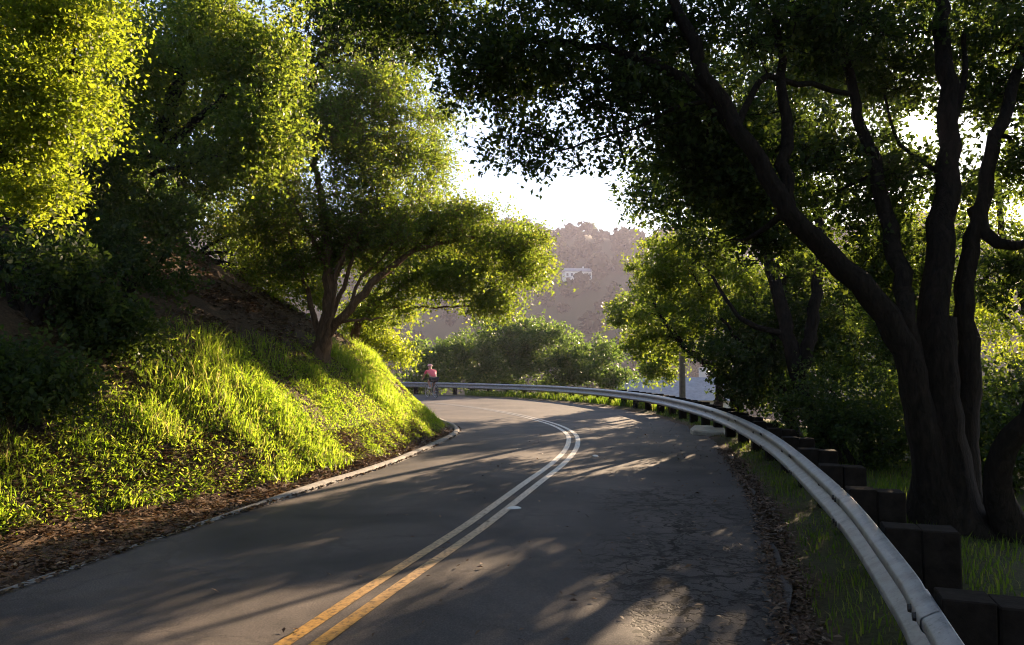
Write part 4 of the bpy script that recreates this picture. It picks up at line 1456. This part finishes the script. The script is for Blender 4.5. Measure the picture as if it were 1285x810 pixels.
    for s in (-1, 1):
        bag = MeshBag()
        for k in range(4):
            x0 = s * (.225 - .0) ; y0 = .50 + .022 * k
            L = (.075, .085, .08, .065)[k]
            bag.add(*tube([(s * .205, y0, 1.0), (s * .232, y0, .985), (s * .236, y0, .985 - L * .45), (s * .215, y0, .985 - L * .6)], [.009, .009, .008, .007], 6))
        bag.add(*tube([(s * .20, .49, .995), (s * .178, .52, .985), (s * .182, .55, .968)], [.011, .010, .008], 6))
        link('fingers', bag.mesh('fingers'), skin, rider, True)
    # clothing: slightly larger shells over the body
    v, e = [], []
    a0 = add((0, -.25, 1.03), .157, None, .128); a1 = add((0, -.14, 1.16), .150, a0, .125); a2 = add((0, .03, 1.32), .175, a1, .135); a3 = add((0, .11, 1.41), .10, a2)
    for s in (-1, 1):
        k = add((s * .19, .08, 1.36), .082, a2); add((s * .245, .185, 1.23), .064, k)
    capsule_skin('jersey', v, e, red, 0, 2, rider)
    v, e = [], []
    a0 = add((0, -.28, .995), .160, None, .130)
    for s in (-1, 1):
        k = add((s * .10, -.24, .95), .112, a0)
        kz = .66 if s > 0 else .80
        add((s * .11, -.06, .5 * (.95 + kz)), .09, k)
    capsule_skin('shorts', v, e, shorts, 0, 2, rider)
    # helmet: a vented half shell
    bm = bmesh.new()
    bmesh.ops.create_uvsphere(bm, u_segments=18, v_segments=10, radius=1.0)
    bmesh.ops.delete(bm, geom=[q for q in bm.verts if q.co.z < -.25], context='VERTS')
    for q in bm.verts:
        ang = math.atan2(q.co.x, q.co.y)
        r = 1 + (.07 if int((ang + math.pi) / (2 * math.pi) * 9) % 2 else -.02)
        q.co = Vector((q.co.x * .098 * r, q.co.y * .145 * r + .215, q.co.z * .115 * r + 1.615))
    link('helmet', bm_mesh('helmet', bm), helm, rider)
    for s in (-1, 1):
        bm = bmesh.new(); box(bm, (s * .12, ped[s][1] + .04, ped[s][2] + .03), (.09, .27, .075), bevel=.025)
        link('shoe', bm_mesh('shoe', bm), shoe, rider)


build_cyclist()

# ------------------------------------------------------------------ across the valley
def build_house(name, label, loc, rz, w, d, h, roof_h, wall, roofm, cols, over=.45):
    root = empty(name, loc, rz)
    tag(root, label, 'house')
    bm = bmesh.new(); box(bm, (0, 0, h / 2 - 1), (w, d, h + 2))
    link('wall', bm_mesh('wall', bm), wall, root)
    bm = bmesh.new()
    ow, od = w / 2 + over, d / 2 + over
    pts = [(-ow, -od, h + .003), (ow, -od, h + .003), (ow, od, h + .003), (-ow, od, h + .003), (-ow, 0, h + roof_h), (ow, 0, h + roof_h)]
    vs = [bm.verts.new(p) for p in pts]
    for f in ((0, 1, 5, 4), (2, 3, 4, 5), (0, 4, 3), (1, 2, 5), (3, 2, 1, 0)):
        bm.faces.new([vs[i] for i in f])
    roof = link('roof', bm_mesh('roof', bm), roofm, root)
    bm = bmesh.new(); box(bm, (w * .25, d * .12, h + roof_h * .9), (.7, .7, roof_h * .9 + .4))
    link('chimney', bm_mesh('chimney', bm), wall, roof)
    glass = simple_mat('window_glass', (.04, .05, .06), .15, 0, .1, 3)
    trim = simple_mat('white_trim', (.7, .7, .68), .6, 0, .05, 3)
    for i in range(cols):
        x = -w / 2 + w * (i + .5) / cols
        bm = bmesh.new(); box(bm, (x, -d / 2 - .04, h * .55), (w / cols * .55, .10, h * .45))
        wf = link('window', bm_mesh('window', bm), trim, root)
        bm = bmesh.new(); box(bm, (x, -d / 2 - .075, h * .55), (w / cols * .55 - .16, .06, h * .45 - .16))
        link('pane', bm_mesh('pane', bm), glass, wf)
    return root


def build_valley():
    rng = np.random.RandomState(77)
    white = simple_mat('white_render', (.72, .70, .66), .8, 0, .06, .4)
    grey = simple_mat('grey_shingle_roof', (.30, .29, .29), .85, 0, .2, 3)
    tan = simple_mat('pale_stucco', (.55, .52, .48), .85, 0, .08, .5)
    # find where the view ray through the house's place meets the hill
    def hit(px, py):
        for dd in np.arange(150, 900, 2.0):
            p = at(px, py, dd)
            if terr1(p[0], p[1]) > p[2]:
                return p
        return at(px, py, 540)
    p = hit(724, 352)
    build_house('white_house', 'small white house half way up the hazy hillside', (p[0], p[1], terr1(p[0], p[1]) + .2), .12, 15, 9, 4.0, 2.4, white, grey, 6)
    build_house('roadside_house', 'pale grey roofed house just below the road beyond the guardrail', (13.3, 62.0, -3.9), -.25, 9.0, 7, 2.9, 1.7, tan, grey, 5)
    # woods over the hillside: one mass of far crowns
    n = 1500
    x = rng.uniform(-220, 330, n); y = rng.uniform(90, 620, n)
    k = signed(RIGHT_C, x, y) > 18
    x, y = x[k], y[k]
    z = terrain(x, y)
    n = len(x)
    s = rng.uniform(2.2, 6.2, n) * (.35 + .65 * smooth01(y, 80, 260))
    per = 32
    C = np.repeat(np.stack([x, y, z + s * .8], 1), per, 0)
    R = np.repeat(s, per)
    d = rng.normal(size=(n * per, 3)); d /= np.linalg.norm(d, axis=1)[:, None]
    pos = C + d * (R * rng.uniform(.55, 1.05, n * per))[:, None] * np.array((1, 1, .95))
    nr = d + rng.normal(size=d.shape) * .6
    a = np.cross(nr, rng.normal(size=d.shape)); a /= np.linalg.norm(a, axis=1)[:, None]
    b = np.cross(nr, a); b /= np.linalg.norm(b, axis=1)[:, None]
    q = (R * rng.uniform(.34, .62, n * per))[:, None]
    V = np.stack([pos - a * q, pos + b * q * .7, pos + a * q, pos - b * q * .7], 1).reshape(-1, 3)
    tint = np.clip(np.repeat(rng.uniform(.1, .7, n), per) + rng.normal(size=n * per) * .12, 0, 1)
    o = link('hillside_woods', np_mesh('hillside_woods', V, np.arange(n * per * 4).reshape(-1, 4), face_attrs={'tint': tint}), M['woods'])
    tag(o, 'far woods covering the hazy hillside across the valley', 'woods', kind='stuff')
    # the tree standing up on the ridge
    px = at(740, 283, 590)
    b = np.array((px[0], 590.0, terr1(px[0], 590) - .5))
    top = at(740, 265, 590)[2]
    hgt = min(15.0, max(9.0, top - b[2]))
    limbs = [([b, b + (0, 0, hgt * .5), b + (0, 0, hgt)], .5, .12)]
    lobes = [(b + (0, 0, hgt * .75), (4.2, 4.2, hgt * .24), 26), (b + (1.4, 0, hgt * .5), (5.4, 5, hgt * .2), 24)]
    tree('ridge_tree', 'lone dark tree standing up on the skyline of the hazy hill', 'tree', b, limbs, lobes, 1.4, 60, (M['leaf_dark'], M['bark']), 131, 2.4)


build_valley()

# ------------------------------------------------------------------ the hazy evening air
def build_haze():
    bm = bmesh.new()
    lo, hi = -75.0, 215.0
    box(bm, (0, 12, (lo + hi) / 2), (2500, 2500, hi - lo))
    o = link('haze', bm_mesh('haze', bm))
    m = bpy.data.materials.new('evening_haze')
    m.use_nodes = True
    nt = m.node_tree
    nt.nodes.remove(nt.nodes['Principled BSDF'])
    pv = nt.nodes.new('ShaderNodeVolumePrincipled')
    pv.inputs['Color'].default_value = (.78, .76, .98, 1)
    pv.inputs['Density'].default_value = HAZE
    pv.inputs['Anisotropy'].default_value = .2
    nt.links.new(pv.outputs[0], nt.nodes['Material Output'].inputs['Volume'])
    o.data.materials.append(m)
    tag(o, 'pale evening haze filling the valley air', 'haze', kind='stuff')


HAZE = 0.0003
build_haze()
tot = sum(len(o.data.loops) - 2 * len(o.data.polygons) for o in scene.objects if o.type == 'MESH')
print('TRIANGLES', tot)
